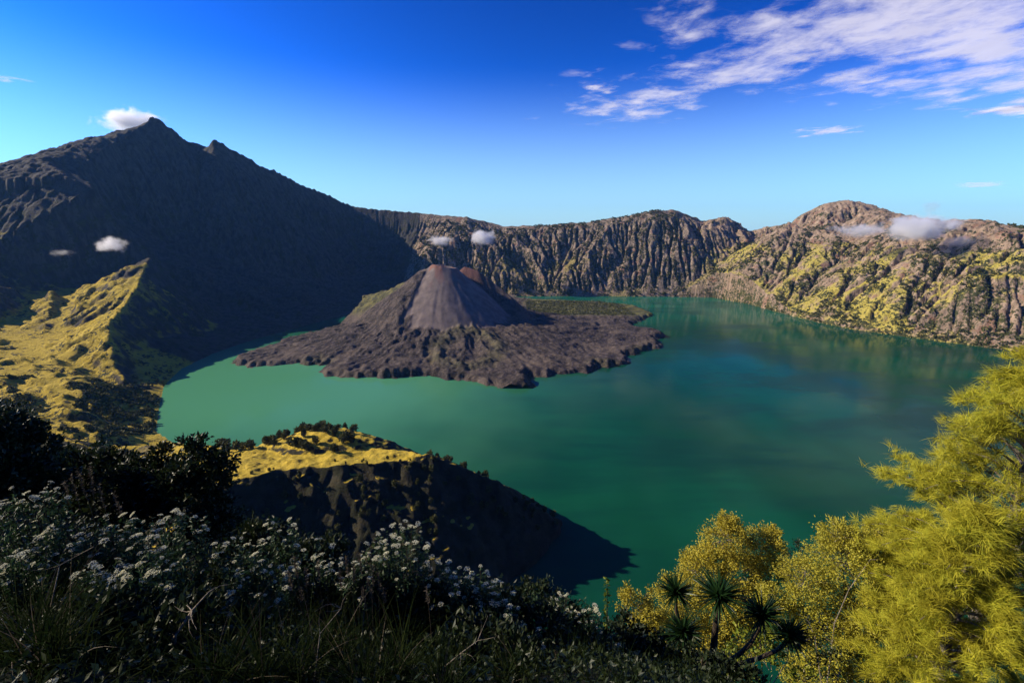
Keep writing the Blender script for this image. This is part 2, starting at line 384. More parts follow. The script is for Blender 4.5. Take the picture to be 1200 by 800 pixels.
# lake
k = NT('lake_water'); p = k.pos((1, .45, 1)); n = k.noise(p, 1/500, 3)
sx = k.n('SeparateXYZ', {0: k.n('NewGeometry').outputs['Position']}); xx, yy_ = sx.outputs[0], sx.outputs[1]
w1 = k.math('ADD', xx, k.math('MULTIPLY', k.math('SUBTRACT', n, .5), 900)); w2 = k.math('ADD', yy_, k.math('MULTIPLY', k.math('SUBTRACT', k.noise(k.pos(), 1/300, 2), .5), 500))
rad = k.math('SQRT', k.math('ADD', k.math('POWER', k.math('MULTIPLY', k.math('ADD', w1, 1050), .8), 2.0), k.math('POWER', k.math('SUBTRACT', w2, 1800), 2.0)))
left_pale = k.ramp(rad, 1250, 250)                        # lighter green patch in the left part of the lake
wc = k.mix(k.ramp(n, .35, .65), (.003, .052, .026), (.006, .078, .042))
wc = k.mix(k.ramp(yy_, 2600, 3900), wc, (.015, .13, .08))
ws = k.ramp(k.math('ADD', k.noise(k.pos((.35, 1, 1)), 1/420, 5, .6, .4), k.math('MULTIPLY', k.noise(k.pos((.3, 1, 1)), 1/110, 4, .6), .35)), .58, .80)
wc = k.mix(k.math('MULTIPLY', ws, .6), wc, (.002, .030, .026))
k.color(k.mix(left_pale, wc, (.07, .25, .13)))
k.link(k.n('MapRange', {'Value': ws, 'To Min': .07, 'To Max': .24}).outputs[0], k.b.inputs['Roughness']); k.b.inputs['Specular IOR Level'].default_value = .2; k.b.inputs['IOR'].default_value = 1.22
k.bump(k.math('ADD', k.noise(k.pos((1, 1, 1)), 1/6, 3), k.math('MULTIPLY', k.noise(k.pos((1, 1, 1)), 1/28, 3), 2.5)), .3, .4)
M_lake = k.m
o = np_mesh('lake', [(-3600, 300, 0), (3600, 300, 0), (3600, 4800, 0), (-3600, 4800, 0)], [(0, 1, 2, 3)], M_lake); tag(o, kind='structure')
print('built', time.time()-T0)
# ------------------------------------------------------------------ the young cone and its lava field
IC = 6.0
ix = np.arange(-1500, 1050, IC); iy = np.arange(1750, 4250, IC); IX, IY = np.meshgrid(ix, iy)
ISLE = [on_lake(*p) for p in [(266, 427), (292, 415), (330, 402), (372, 391), (405, 382), (428, 377), (432, 370), (398, 354), (440, 349), (520, 350), (580, 349), (640, 352), (700, 354), (745, 359), (766, 369), (748, 377), (738, 382),
                              (760, 388), (783, 394), (768, 398), (775, 407), (752, 412), (733, 418), (740, 428), (700, 430), (690, 438), (660, 437), (622, 443), (627, 456), (600, 457), (575, 452), (545, 446), (520, 444), (500, 441), (470, 443), (430, 442),
                              (395, 444), (374, 437), (388, 428), (345, 426), (300, 430)]]
APX = np.array(at(518, 311, 2760))
wxi = IX + 22*fbm(IX/60, IY/60, 4, 61, .6); wyi = IY + 26*fbm(IX/60, IY/60, 4, 67, .6)
di, _, _, _ = poly_dist(wxi, wyi, ISLE, True); ini = inside(wxi, wyi, ISLE); di = np.where(ini, di, -di)
APX = np.array(at(518, 311, 2760)); rr = np.hypot(IX-APX[0], IY-APX[1]); ang = np.arctan2(IX-APX[0], IY-APX[1])
flow = ridged(ang*4.2 + .45*fbm(IX/240, IY/240, 3, 71), rr/700, 3, 73, .45)
rough = fbm(IX/55, IY/55, 5, 75, .62)
back = smooth(3100, 3350, IY)*smooth(50, 200, IX)                    # flat green delta behind
fld = np.where(di > 0, 12*smooth(0, 22, di) + 62*smooth(20, 400, di)*smooth(1000, 400, np.hypot(IX-APX[0], (IY-APX[1]))), np.maximum(di*.35, -25))
hi = fld + (di > 0)*smooth(0, 40, di)*(1-back*.85)*(10*flow + 4*rough + 8*np.maximum(ridged(ang*13 + .8*fbm(IX/160, IY/160, 3, 72), rr/420, 2, 74), 0) + 3*ridged(IX/26, IY/26, 3, 79, .6))
hi = np.where(back > .5, np.minimum(hi, 16 + .2*hi), hi)
# older rocky shoulder to the left of the cone
hi = ridge_max(hi, IX, IY, [at(508, 319, 2800), at(480, 334, 2980), at(445, 344, 3080), at(406, 354, 3160)], .62, .55, 20)
hi += (hi > 60)*10*ridged(IX/110, IY/110, 4, 83, .55)*smooth(60, 120, hi)*smooth(120, 420, rr)
# outer older crater wall right and behind
hi = ridge_max(hi, IX, IY, [at(545, 318, 2920), at(560, 322, 2900), at(580, 336, 2860), at(598, 349, 2800)], .85, .85, 12)
hi = hi + 42*np.exp(-(rr/400)**2)*(di > 0)
sc2 = np.array(on_lake(548, 395, 115)); r2 = np.hypot((IX-sc2[0]), (IY-sc2[1])*.8)
hi += 14*np.exp(-((r2-150)/24)**2)*(.6+.6*pn(IX/70, IY/70, 8)) - 14*np.exp(-(r2/115)**2)
# the cone itself, a smooth ash slope with a crater open to the right
cz = APX[2] + 4 + 10*pn(ang*1.3+4, rr/90, 88)*smooth(180, 60, rr) - 0.88*np.maximum(rr-62, 0) + .00010*np.maximum(rr-70, 0)**2
cz += 2.0*ridged(ang*5+.3*pn(IX/80, IY/80, 5), rr/200, 3, 91)*smooth(60, 250, rr)
crat = APX[2] - 28 - 0*rr
cx2 = np.hypot(IX-APX[0]-30, IY-APX[1]-8)
cz = np.where(cx2 < 80, np.minimum(cz, APX[2] - 55 + .8*cx2), cz)
lf = IX < APX[0] - 60 - 120*rr/420
lfs = smooth(-25, 25, APX[0] - 60 - 120*rr/420 - IX + 18*pn(IX/50, IY/50, 19))
cz = cz + lfs*smooth(60, 160, rr)*(14 + 12*ridged(IX/90, IY/90, 4, 20, .6))
cone = (cz > hi + 2) & ~lf
dd = np.abs(cz-hi); hi = np.maximum(hi, cz) + np.maximum(16-dd, 0)**2/64
# small parasitic crater in front
hi = blur(hi, 1)
hi = np.where(di <= 0, np.minimum(hi, -1.0), hi)
k = NT('lava'); p = k.pos(); mid = k.noise(p, 1/60, 6, .7); fine = k.noise(p, 1/11, 6, .75); bigl = k.noise(p, 1/260, 3)
ck = k.attr('ash'); c = k.mix(k.ramp(mid, .38, .62), (.024, .019, .018), (.072, .056, .049))
c = k.mix(k.math('MULTIPLY', k.ramp(fine, .5, .62), .65), c, (.17, .13, .115)); c = k.mix(k.math('MULTIPLY', k.ramp(bigl, .50, .60), .55), c, (.13, .10, .08)); c = k.mix(k.math('MULTIPLY', k.ramp(k.noise(k.pos(), 1/150, 5, .7, 1.5), .54, .60), .6), c, (.020, .016, .016))
ash = k.mix(k.ramp(k.noise(k.pos((1, 1, .3)), 1/35, 4), .35, .65), (.125, .10, .092), (.19, .15, .13))
c = k.mix(ck, c, ash)
c = k.mix(k.attr('red'), c, (.19, .085, .06))
gr = k.math('MULTIPLY', k.attr('green'), k.ramp(k.math('ADD', fine, k.math('MULTIPLY', mid, .6)), .62, .84))
c = k.mix(gr, c, k.mix(k.ramp(mid, .4, .6), (.05, .062, .02), (.15, .14, .04)))
k.color(c); k.bump(k.math('ADD', k.math('MULTIPLY', mid, k.math('SUBTRACT', 1.1, ck)), k.math('MULTIPLY', fine, k.math('SUBTRACT', .7, k.math('MULTIPLY', ck, .6)))), 9, .9)
ashv = cone*smooth(0, 14, cz - np.where(cone, hi*0 + 60, 0))*1.0
ashv = blur(ashv.astype(float), 2)
redv = smooth(230, 60, rr)*smooth(.48, .6, .5 + .5*pn(IX/50, IY/70, 95))*.8*(IX > APX[0]-70)
redv = np.maximum(redv, .8*np.exp(-((np.hypot(IX-at(550, 318, 2900)[0], IY-2900))/90)**2))
grv = np.clip(back*1.3 + .35*np.exp(-((r2-150)/50)**2) + .8*smooth(2800, 2950, IY)*smooth(-480, -620, IX)*smooth(60, 100, hi) + .35*smooth(70, 0, di)*smooth(.5, .8, .5+.5*pn(IX/200, IY/200, 99)), 0, 1)
tag(grid_mesh('volcano', IX, IY, hi, (hi > -24), k.m, attrs={'ash': ashv, 'red': redv, 'green': grv}), kind='structure')
print('isle', time.time()-T0)

# ------------------------------------------------------------------ near caldera wall and the headland
NC = 3.0
nx = np.arange(-1000, 620, NC); ny = np.arange(25, 1100, NC); NX, NY = np.meshgrid(nx, ny)
ccx, ccy = np.meshgrid(np.linspace(nx[0], nx[-1], 90), np.linspace(ny[0], ny[-1], 60))
nb, _, _ = base_height(ccx, ccy); nh = up2(nb, *NX.shape)
dN, _, _, _ = poly_dist(ccx, ccy, SHORE, True); iN = inside(ccx, ccy, SHORE); dN = up2(np.where(iN, -dN, dN), *NX.shape)
nh += smooth(0, 80, dN)*(12*ridged(NX/230, NY/230, 4, 101, .5))*smooth(30, 200, NY)
TOPS = [at(255, 545, 660), at(300, 530, 690), at(360, 524, 705), at(420, 529, 700), at(470, 528, 690), at(497, 531, 672)]
# crest: from the mainland along the plateau, then down to the water on the right
HL = [(-900, 740, 300)] + [at(255, 560, 690), at(330, 550, 735), at(420, 546, 760), at(500, 531, 790), at(540, 549, 800), at(580, 566, 815), at(612, 585, 835), at(640, 602, 850), (140, 905, -20)]
nh = ridge_max(nh, NX, NY, HL, .8, 1.35, 14)
# the plateau behind that edge
PL = [at(240, 566, 670), at(330, 552, 730), at(420, 547, 755), at(500, 533, 782), at(485, 527, 820), at(425, 527, 850), at(350, 521, 865), at(270, 521, 860), (-720, 880, 255), (-720, 700, 265)]
PX = NX + 9*fbm(NX/45, NY/45, 3, 131); PY = NY + 9*fbm(NX/45, NY/45, 3, 133)
dP, _, _, _ = poly_dist(PX, PY, PL, True); iP = inside(PX, PY, PL); dP = np.where(iP, dP, -dP)
# plane through the plateau pixels
A_ = np.array([[p[0], p[1], 1] for p in PL[:8]]); z_ = np.array([p[2] for p in PL[:8]]); co_ = np.linalg.lstsq(A_, z_, rcond=None)[0]; print('plane', co_)
pz = co_[0]*NX + co_[1]*NY + co_[2]
pz = np.where(NX < -520, pz*0 + co_[0]*-520 + co_[1]*NY + co_[2], pz)
pl = np.where(dP > 0, pz + 5*fbm(NX/60, NY/60, 4, 111)*smooth(0, 30, dP), pz + 1.3*dP - .006*np.minimum(dP, 0)**2*0)
nh = np.maximum(nh, pl)
KN = at(375, 506, 860); rk = np.hypot((NX-KN[0])/1.7, NY-KN[1]); nh = np.maximum(nh, KN[2]-4 - .0045*rk*rk - .1*rk)
nh += smooth(5, 60, nh)*(dP < 0)*4*ridged(NX/90, NY/90, 4, 119, .55)*smooth(0, -40, dP)
nh += smooth(5, 60, nh)*(2.2*fbm(NX/18, NY/18, 4, 115, .6) + 2*fbm(NX/70, NY/70, 3, 117)*(dP < -5))
nh = np.where(dN < -30, np.where(nh < 8, -3, nh), nh)
k = NT('headland_ground'); p = k.pos(); mid = k.noise(p, 1/26, 5, .65); fine = k.noise(p, 1/4, 5, .7)
nz = k.n('SeparateXYZ', {0: k.n('NewGeometry').outputs['Normal']}).outputs['Z']
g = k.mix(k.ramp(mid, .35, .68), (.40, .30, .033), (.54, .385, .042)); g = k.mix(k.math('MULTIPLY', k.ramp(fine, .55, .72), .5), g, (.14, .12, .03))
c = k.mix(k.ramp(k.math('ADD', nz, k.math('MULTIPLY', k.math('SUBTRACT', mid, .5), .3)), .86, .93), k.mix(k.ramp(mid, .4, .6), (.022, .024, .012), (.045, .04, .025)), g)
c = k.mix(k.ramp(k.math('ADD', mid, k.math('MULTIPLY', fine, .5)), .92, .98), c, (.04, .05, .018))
k.color(c); k.bump(k.math('ADD', k.math('MULTIPLY', mid, 1), fine), 3.5, .8)
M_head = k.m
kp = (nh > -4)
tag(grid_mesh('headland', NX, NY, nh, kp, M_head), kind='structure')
# coarse land joining the near rim to the mountain on the left, mostly out of view
mx, my = np.meshgrid(np.arange(-3300, -985, 22.0), np.arange(25, 1172, 22.0))
mb, _, _ = base_height(mx, my); mb += 18*fbm(mx/160, my/160, 4, 121)
tag(grid_mesh('hillside', mx, my, mb, mb > -30, M_head), kind='structure')
mx, my = np.meshgrid(np.arange(610, 4480, 30.0), np.arange(-400, 1172, 30.0))
mb, _, _ = base_height(mx, my); mb += 18*fbm(mx/160, my/160, 4, 122)
tag(grid_mesh('hillside', mx, my, mb, mb > -30, M_head), kind='structure')
# the low country outside the caldera, out to the horizon
k = NT('plain_ground'); k.color(k.mix(k.ramp(k.noise(k.pos(), 1/2500, 5), .4, .6), (.05, .07, .03), (.10, .10, .05)))
o = np_mesh('plain', [(-25000, -25000, -420), (25000, -25000, -420), (25000, 25000, -420), (-25000, 25000, -420)], [(0, 1, 2, 3)], k.m); tag(o, kind='structure')
print('head', time.time()-T0)
# ------------------------------------------------------------------ the rim the photographer stands on
def gz(x, y):
    """ground height of the near slope"""
    x = np.asarray(x, float); y = np.asarray(y, float)
    z = -1.7 - .75*np.clip(y, -6, 5.5) - 1.35*np.clip(y-5.5, 0, 13) - 2.2*np.maximum(y-18.5, 0) + .12*np.minimum(y+6, 0) - .12*np.clip(x, -20, 30) - .35*np.clip(x-1.5, 0, 12)
    z = z + 11.5*np.exp(-((x+31)/8.5)**2 - np.maximum(np.abs(y+6)-9, 0)**2/40.0)  # knoll out of view on the left, added to shade the foreground
    z = z + .22*fbm(x/2.3, y/2.3, 4, 141)*smooth(1.2, 3, np.hypot(x, y)) + .5*fbm(x/9, y/9, 2, 143)*smooth(2, 7, np.hypot(x, y))
    return z + CAM_H
fx_, fy_ = np.meshgrid(np.arange(-70, 60, .4), np.arange(-25, 60, .4))
fz_ = gz(fx_, fy_)
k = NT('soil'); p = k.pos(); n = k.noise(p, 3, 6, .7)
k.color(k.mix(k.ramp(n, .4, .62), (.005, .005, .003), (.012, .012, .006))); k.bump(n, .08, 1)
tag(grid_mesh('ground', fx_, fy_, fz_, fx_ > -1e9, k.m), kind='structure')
mx, my = np.meshgrid(np.arange(-1010, 640, 20.0), np.arange(-500, 60, 20.0))
mb, _, _ = base_height(mx, my); mb = np.where((my > 10), mb, mb) - 12*smooth(160, 60, np.hypot(mx, my)) + 8*fbm(mx/130, my/130, 3, 145)
mb = np.where((np.abs(mx) < 90) & (np.abs(my) < 80), np.minimum(mb, 612 - np.maximum(my, 0)*2), mb)
tag(grid_mesh('hillside', mx, my, mb, mb > -900, M_head), kind='structure')

# ------------------------------------------------------------------ plant building blocks
def unit(v): return v/(np.linalg.norm(v, axis=-1, keepdims=True) + 1e-9)
class Acc:                                         # collects triangles and quads (as quads) in numpy
    def __init__(s): s.v = []; s.f = []; s.m = []; s.n = 0
    def add(s, v, f, m=0):
        v = np.asarray(v, np.float32).reshape(-1, 3); f = np.asarray(f, np.int64)
        s.v.append(v); s.f.append(f + s.n); s.m.append(np.full(len(f), m)); s.n += len(v)
    def leaves(s, c, d, n, L, W, m=0, fold=.0):
        """rhombic leaves: base c, direction d, side from n"""
        d = unit(d); sd = unit(np.cross(d, n)); L = np.asarray(L).reshape(-1, 1); W = np.asarray(W).reshape(-1, 1)
        up = np.cross(sd, d)
        a = c; b = c + d*L*.45 + sd*W*.5 + up*W*fold; e = c + d*L; g = c + d*L*.45 - sd*W*.5 + up*W*fold
        v = np.stack([a, b, e, g], 1).reshape(-1, 3); k_ = len(c)
        s.add(v, np.arange(4*k_).reshape(k_, 4), m)
    def blades(s, c, d, L, W, droop, seg=3, m=0):
        """curved tapering blades"""
        k_ = len(c); d = unit(d); L = np.asarray(L).reshape(-1, 1)*np.ones((k_, 1)); W = np.asarray(W).reshape(-1, 1)*np.ones((k_, 1)); droop = np.asarray(droop).reshape(-1, 1)*np.ones((k_, 1))
        sd = unit(np.cross(d, RNG.normal(size=(k_, 3)))); p = np.array(c, float); rows = []; dd = d.copy()
        for i in range(seg+1):
            w_ = W*(1 - (i/seg)**1.4)*.5 + W*.02
            rows.append(p - sd*w_); rows.append(p + sd*w_)
            p = p + dd*L/seg; dd = unit(dd + np.array([0, 0, -1.0])*droop/seg)
        v = np.stack(rows, 1).reshape(-1, 3); R_ = 2*(seg+1)
        base = (np.arange(k_)*R_)[:, None, None]; q = np.array([[2*i, 2*i+1, 2*i+3, 2*i+2] for i in range(seg)])[None]
        s.add(v, (base+q).reshape(-1, 4), m)
    def tube(s, pts, rad, sides=6, m=0):
        P = np.array(pts, float); n_ = len(P); T = np.gradient(P, axis=0); T = unit(T)
        ref = np.array([0.3, .9, .2]); A = unit(np.cross(T, ref)); B = np.cross(T, A)
        an = np.arange(sides)*2*pi/sides; r = np.array(rad, float).reshape(-1, 1, 1)*np.ones((n_, 1, 1))
        v = P[:, None] + r*(A[:, None]*np.cos(an)[None, :, None] + B[:, None]*np.sin(an)[None, :, None])
        f = [[i*sides+j, i*sides+(j+1) % sides, (i+1)*sides+(j+1) % sides, (i+1)*sides+j] for i in range(n_-1) for j in range(sides)]
        s.add(v.reshape(-1, 3), f, m)
    def build(s, name, mats, parent=None, smooth=False, link=True):
        return np_mesh(name, np.concatenate(s.v), np.concatenate(s.f), mats, smooth, parent, np.concatenate(s.m), link)
def leaf_mat(name, c1, c2, trans=.35, rough=.55, scale=3.0, spec=.3):
    k = NT(name); g = k.n('NewGeometry'); rnd = g.outputs['Random Per Island']
    c = k.mix(rnd, c1, c2); nz_ = k.noise(k.pos(), scale, 2); c = k.mix(k.ramp(nz_, .3, .75), c, tuple(v*.6 for v in c1))
    k.color(c); k.b.inputs['Roughness'].default_value = rough; k.b.inputs['Specular IOR Level'].default_value = spec
    tr = k.n('BsdfTranslucent', {'Color': c}); mx_ = k.n('MixShader', {0: trans}); k.link(k.b.outputs[0], mx_.inputs[1]); k.link(tr.outputs[0], mx_.inputs[2]); k.link(mx_.outputs[0], k.out.inputs[0])
    return k.m
def bark_mat(name, c1, c2, sc_=20):
    k = NT(name); n = k.noise(k.pos((1, 1, .25)), sc_, 5, .7); k.color(k.mix(k.ramp(n, .35, .65), c1, c2)); k.bump(n, .02, 1); return k.m
M_needle = leaf_mat('needle_foliage', (.54, .49, .042), (.22, .26, .022), .16, .6, 1.7, spec=.1)
M_small = leaf_mat('small_leaf_foliage', (.54, .45, .045), (.30, .27, .03), .25, .6, .9)
M_smallg = leaf_mat('green_leaf_foliage', (.50, .44, .045), (.25, .26, .03), .25, .6, .9)
M_broad = leaf_mat('broad_leaf_foliage', (.18, .24, .025), (.30, .30, .03), .4, .45, 1.5)
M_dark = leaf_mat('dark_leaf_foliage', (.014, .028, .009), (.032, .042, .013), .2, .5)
M_shrub = leaf_mat('shrub_foliage', (.026, .062, .022), (.05, .085, .03), .25, .55)
M_sword = leaf_mat('sword_leaf', (.014, .04, .012), (.03, .075, .02), .3, .4)
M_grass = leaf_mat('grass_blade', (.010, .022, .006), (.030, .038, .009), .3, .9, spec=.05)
M_straw = leaf_mat('dry_straw', (.13, .10, .065), (.07, .055, .04), .2, .7)
M_flower = leaf_mat('white_petals', (.74, .72, .52), (.55, .56, .40), .25, .8)
for nd in M_flower.node_tree.nodes:
    if nd.type == 'MAP_RANGE': nd.inputs['From Min'].default_value = .7; nd.inputs['From Max'].default_value = 1.2
M_barkg = bark_mat('grey_bark', (.10, .085, .07), (.30, .26, .21)); M_barkd = bark_mat('dark_bark', (.03, .022, .016), (.07, .055, .04))
U = lambda a, b, n=None: RNG.uniform(a, b, n)
def rdir(n, zb=0.0):
    v = RNG.normal(size=(n, 3)); v = unit(v); v[:, 2] += zb; return unit(v)
def thing(name, loc, label, cat, group=None, rz=0.0):
    o = bpy.data.objects.new(name, None); o.empty_display_size = .2; COL.objects.link(o); o.location = loc; o.rotation_euler[2] = rz
    return tag(o, label, cat, group)
def bez(a, b, c, n=6):
    a, b, c = map(np.array, (a, b, c)); t = np.linspace(0, 1, n)[:, None]; return a*(1-t)**2 + 2*b*t*(1-t) + c*t*t
def px3(px, py, Y): x, y, z = at(px, py, Y); return np.array([x, y, z])

# ---- feathery she-oak: drooping sprays of needles along its branches
def she_oak(top, base_z, radius, nbr, label, per=34, seed=1, lean=0.0, needle=(.16, .32), trunkmat=None, prof=.75, mat=None):
    rng = np.random.default_rng(seed); bx, by = top[0], top[1]; H = top[2] - base_z
    t = thing('she_oak', (bx, by, base_z), label, 'tree')
    tr = Acc(); T = np.stack([lean*np.linspace(0, 1, 9)**2*0 + .12*np.sin(np.linspace(0, 5, 9)), .1*np.cos(np.linspace(0, 4, 9)), np.linspace(0, H*.97, 9)], 1)
    tr.tube(T, np.linspace(.16, .02, 9), 8); br = Acc(); fo = Acc()
    for i in range(nbr):
        u_ = (i+.5)/nbr; z0 = H*(.12 + .86*u_); a = i*2.399 + rng.normal()*.3
        R_ = radius*min(1, (1-u_)**prof*1.25 + .05)*rng.uniform(.72, 1.12)
        s0 = np.array([np.interp(z0, T[:, 2], T[:, 0]), np.interp(z0, T[:, 2], T[:, 1]), z0])
        out = np.array([cos(a), sin(a), 0])
        tip = s0 + out*R_ + np.array([0, 0, R_*rng.uniform(.05, .45)]); mid = s0 + out*R_*.5 + np.array([0, 0, R_*.5])
        B = bez(s0, mid, tip, 7); br.tube(B, np.linspace(.035, .006, 7)*min(1, R_/1.2+.3), 5)
        m_ = int(per*(.35 + R_/radius)); tt = rng.uniform(.22, 1.0, m_)**.7
        P = np.array([[np.interp(q, np.linspace(0, 1, 7), B[:, j]) for j in range(3)] for q in tt]) + rng.normal(size=(m_, 3))*np.array([.13, .13, .10])*(radius/3)**.5
        nn = 19; C = np.repeat(P, nn, 0) + rng.normal(size=(m_*nn, 3))*.035
        sp = np.repeat(unit(out[None]*.55 + rng.normal(size=(m_, 3))*.55 + np.array([0, 0, .35])), nn, 0)
        D = unit(sp + rng.normal(size=(m_*nn, 3))*.38)
        fo.blades(C, D, rng.uniform(*needle, m_*nn), rng.uniform(.006, .011, m_*nn), rng.uniform(.15, .9, m_*nn), 3)
    tr.build('trunk', trunkmat or M_barkg, t, True); br.build('branches', trunkmat or M_barkg, t, True); o = fo.build('crown', mat or M_needle, t); o['kind'] = 'stuff'
    return t
# ---- leafy tree or bush: a lumpy crown of many small leaves on a forked trunk
def leafy(name, lobes, base, label, cat, leaf=(.05, .025), per=420, mat=None, seed=1, trunkmat=None, r0=.09, zb=.3, twigs=True, group=None, shell=.5):
    rng = np.random.default_rng(seed); base = np.array(base, float)
    t = thing(name, base, label, cat, group); tr = Acc(); br = Acc(); fo = Acc()
    cen = np.mean([l[:3] for l in lobes], 0); fork = base + (cen-base)*.45 + np.array([.1, 0, 0])
    tr.tube(bez(base-base, (fork-base)*.5 + np.array([.12, .05, 0]), fork-base, 7), np.linspace(r0, r0*.6, 7), 7)
    for (x, y, z, r) in lobes:
        c = np.array([x, y, z]) - base
        br.tube(bez(fork-base, (fork-base+c)*.5 + np.array([0, 0, -.15*r]), c, 6), np.linspace(r0*.45, .008, 6), 5)
        n_ = int(per*(r/.8)**2); ns = max(6, n_//38)                     # small sprigs carry the leaves
        S = unit(rng.normal(size=(ns, 3)) + np.array([0, 0, .25])); rad = r*rng.uniform(shell, 1.08, ns)**.8; S_ = c + S*rad[:, None]*np.array([1, 1, .85])
        if twigs:
            for q in range(0, ns, 3): br.tube(np.stack([c + S[q]*r*.2, c + S[q]*rad[q]*.6 + rng.normal(size=3)*.03, S_[q]]), [.012, .008, .003], 3)
        k_ = 38; C = np.repeat(S_, k_, 0) + rng.normal(size=(ns*k_, 3))*(.105*r**.5)
        D = unit(np.repeat(S, k_, 0)*.8 + rng.normal(size=(ns*k_, 3))*.8 + np.array([0, 0, zb])); N = rdir(ns*k_, .4)
        fo.leaves(C, D, N, rng.uniform(.7, 1.2, ns*k_)*leaf[0], rng.uniform(.8, 1.2, ns*k_)*leaf[1], fold=.15)
    tr.build('trunk', trunkmat or M_barkg, t, True); br.build('branches', trunkmat or M_barkg, t, True); o = fo.build('crown', mat or M_small, t); o['kind'] = 'stuff'
    return t
def lobes_px(lst): return [(*at(a, b, Y), r) for a, b, Y, r in lst]

she_oak(px3(1246, 390, 9.6), CAM_H-11.5, 2.6, 120, 'tall feathery yellow-green needle tree rising along the right edge of the picture', per=50, seed=3)
she_oak(px3(1150, 590, 8.6), CAM_H-12.0, 1.6, 78, 'lower bright yellow-green needle tree in front of the tall one at the right edge', per=52, seed=5)
she_oak(px3(1085, 596, 11.5), CAM_H-14.5, 1.1, 56, 'slim needle tree between the rounded tree and the tall one at the right edge', per=50, seed=8, mat=M_needle)
leafy('broadleaf_tree', lobes_px([(990, 655, 12, .95), (945, 680, 12.2, .8), (1030, 650, 12.4, .9), (960, 740, 11.6, .95), (1010, 720, 11.5, .95), (1050, 710, 12, .8), (930, 730, 12, .7), (985, 628, 12.3, .55), (1018, 790, 11.4, .9), (955, 800, 11.4, .9), (1035, 625, 12.6, .5), (905, 700, 12.2, .45)]),
      (*at(985, 850, 12)[:2], CAM_H-15), 'rounded yellow-green tree with pale bare twigs, left of the needle trees', 'tree', (.075, .036), 5200, M_smallg, 11)
leafy('broadleaf_tree', lobes_px([(848, 632, 14, .75), (893, 640, 14.2, .7), (820, 668, 13.8, .75), (868, 672, 13.6, .85), (905, 670, 14, .55), (795, 700, 13.6, .75), (842, 712, 13.2, .8), (885, 708, 13.4, .8), (785, 742, 13.2, .75), (826, 752, 13, .8), (872, 745, 13, .75), (812, 795, 12.6, .8), (858, 614, 14.2, .36), (906, 628, 14.3, .36), (826, 650, 14.2, .45), (765, 725, 13.3, .45), (850, 606, 14.3, .22)]),
      (*at(845, 860, 14)[:2], CAM_H-17), 'golden yellow tree with a double-humped crown behind the rosette plant, standing against the lake', 'tree', (.075, .036), 5600, M_small, 12)
leafy('shrub', lobes_px([(745, 712, 11, .42), (763, 722, 11, .40), (732, 705, 11.1, .28), (752, 735, 10.8, .4), (738, 690, 11.1, .18), (757, 694, 11.1, .2)]), (*at(748, 800, 11)[:2], float(gz(at(748, 800, 11)[0], 11))-.5),
      'small sunlit yellow shrub at the left foot of the golden tree', 'shrub', (.065, .036), 3800, M_small, 13, r0=.04)
leafy('shrub', lobes_px([(932, 655, 16, .55), (912, 668, 15.6, .5), (944, 668, 16, .4), (935, 690, 15.5, .6), (915, 640, 16, .25), (940, 640, 16, .25)]), (*at(930, 740, 16)[:2], CAM_H-17), 'dark green bush in the gap between the golden tree and the rounded tree', 'shrub', (.08, .04), 800, M_dark, 14, r0=.06)
leafy('shrub', lobes_px([(880, 765, 8.2, .5), (905, 790, 8, .5), (862, 795, 8, .45), (925, 770, 8.3, .4), (890, 740, 8.4, .3)]), (*at(885, 870, 8.4)[:2], float(gz(4.6, 8.4))-.4), 'shrub with round sunlit leaves beneath the rosette plant', 'shrub', (.09, .065), 330, M_broad, 15, r0=.035)
leafy('shrub', lobes_px([(955, 745, 8.6, .5), (985, 785, 8.2, .55), (940, 790, 8.4, .5)]), (*at(965, 880, 8.4)[:2], float(gz(5.6, 8.6))-.4), 'dark shaded shrub with a few lit leaves at the bottom, right of the round-leaved shrub', 'shrub', (.08, .04), 500, M_dark, 16, r0=.035)

# ---- rosette plant with sword-shaped leaves
def rosette_plant(heads, base, label, seed=2):
    rng = np.random.default_rng(seed); base = np.array(base, float); t = thing('rosette_tree', base, label, 'tree')
    tr = Acc(); fork = np.array(heads[0][:3]) - base; kn = fork*np.array([.9, .9, .42])
    tr.tube(bez((0, 0, 0), fork*.5, kn, 6), np.linspace(.09, .07, 6), 8)
    tr.tube(bez(kn, (kn+fork)/2, fork, 5), np.linspace(.07, .05, 5), 8)
    for hd in heads[1:]:
        c = np.array(hd[:3]) - base; tr.tube(bez(kn, np.array([c[0], c[1], (kn[2]+c[2])/2-.12]), c, 6), np.linspace(.045, .035, 6), 7)
    tr.build('trunk', M_barkd, t, True)
    for hd in heads:
        c = np.array(hd[:3]) - base; r = hd[3]; n_ = 170; r *= 1.08; a = Acc()
        D = unit(rng.normal(size=(n_, 3)) + np.array([0, 0, .55])); D[:, 2] = np.where(D[:, 2] < -.45, -D[:, 2], D[:, 2])
        a.blades(np.zeros((n_, 3)) + D*.03, D, rng.uniform(.75, 1.1, n_)*r, rng.uniform(.03, .048, n_), rng.uniform(.2, .9, n_), 4)
        o = a.build('leaf_rosette', M_sword, t); o.location = c
    return t
rosette_plant([(*at(842, 700, 7), .52), (*at(792, 695, 7.3), .40), (*at(800, 742, 7), .42), (*at(893, 722, 6.9), .44), (*at(925, 745, 7.1), .42)], (*at(848, 860, 7)[:2], float(gz(3.8, 7))-.3),
              'dark rosette tree with spiky sword leaves in front of the golden tree')
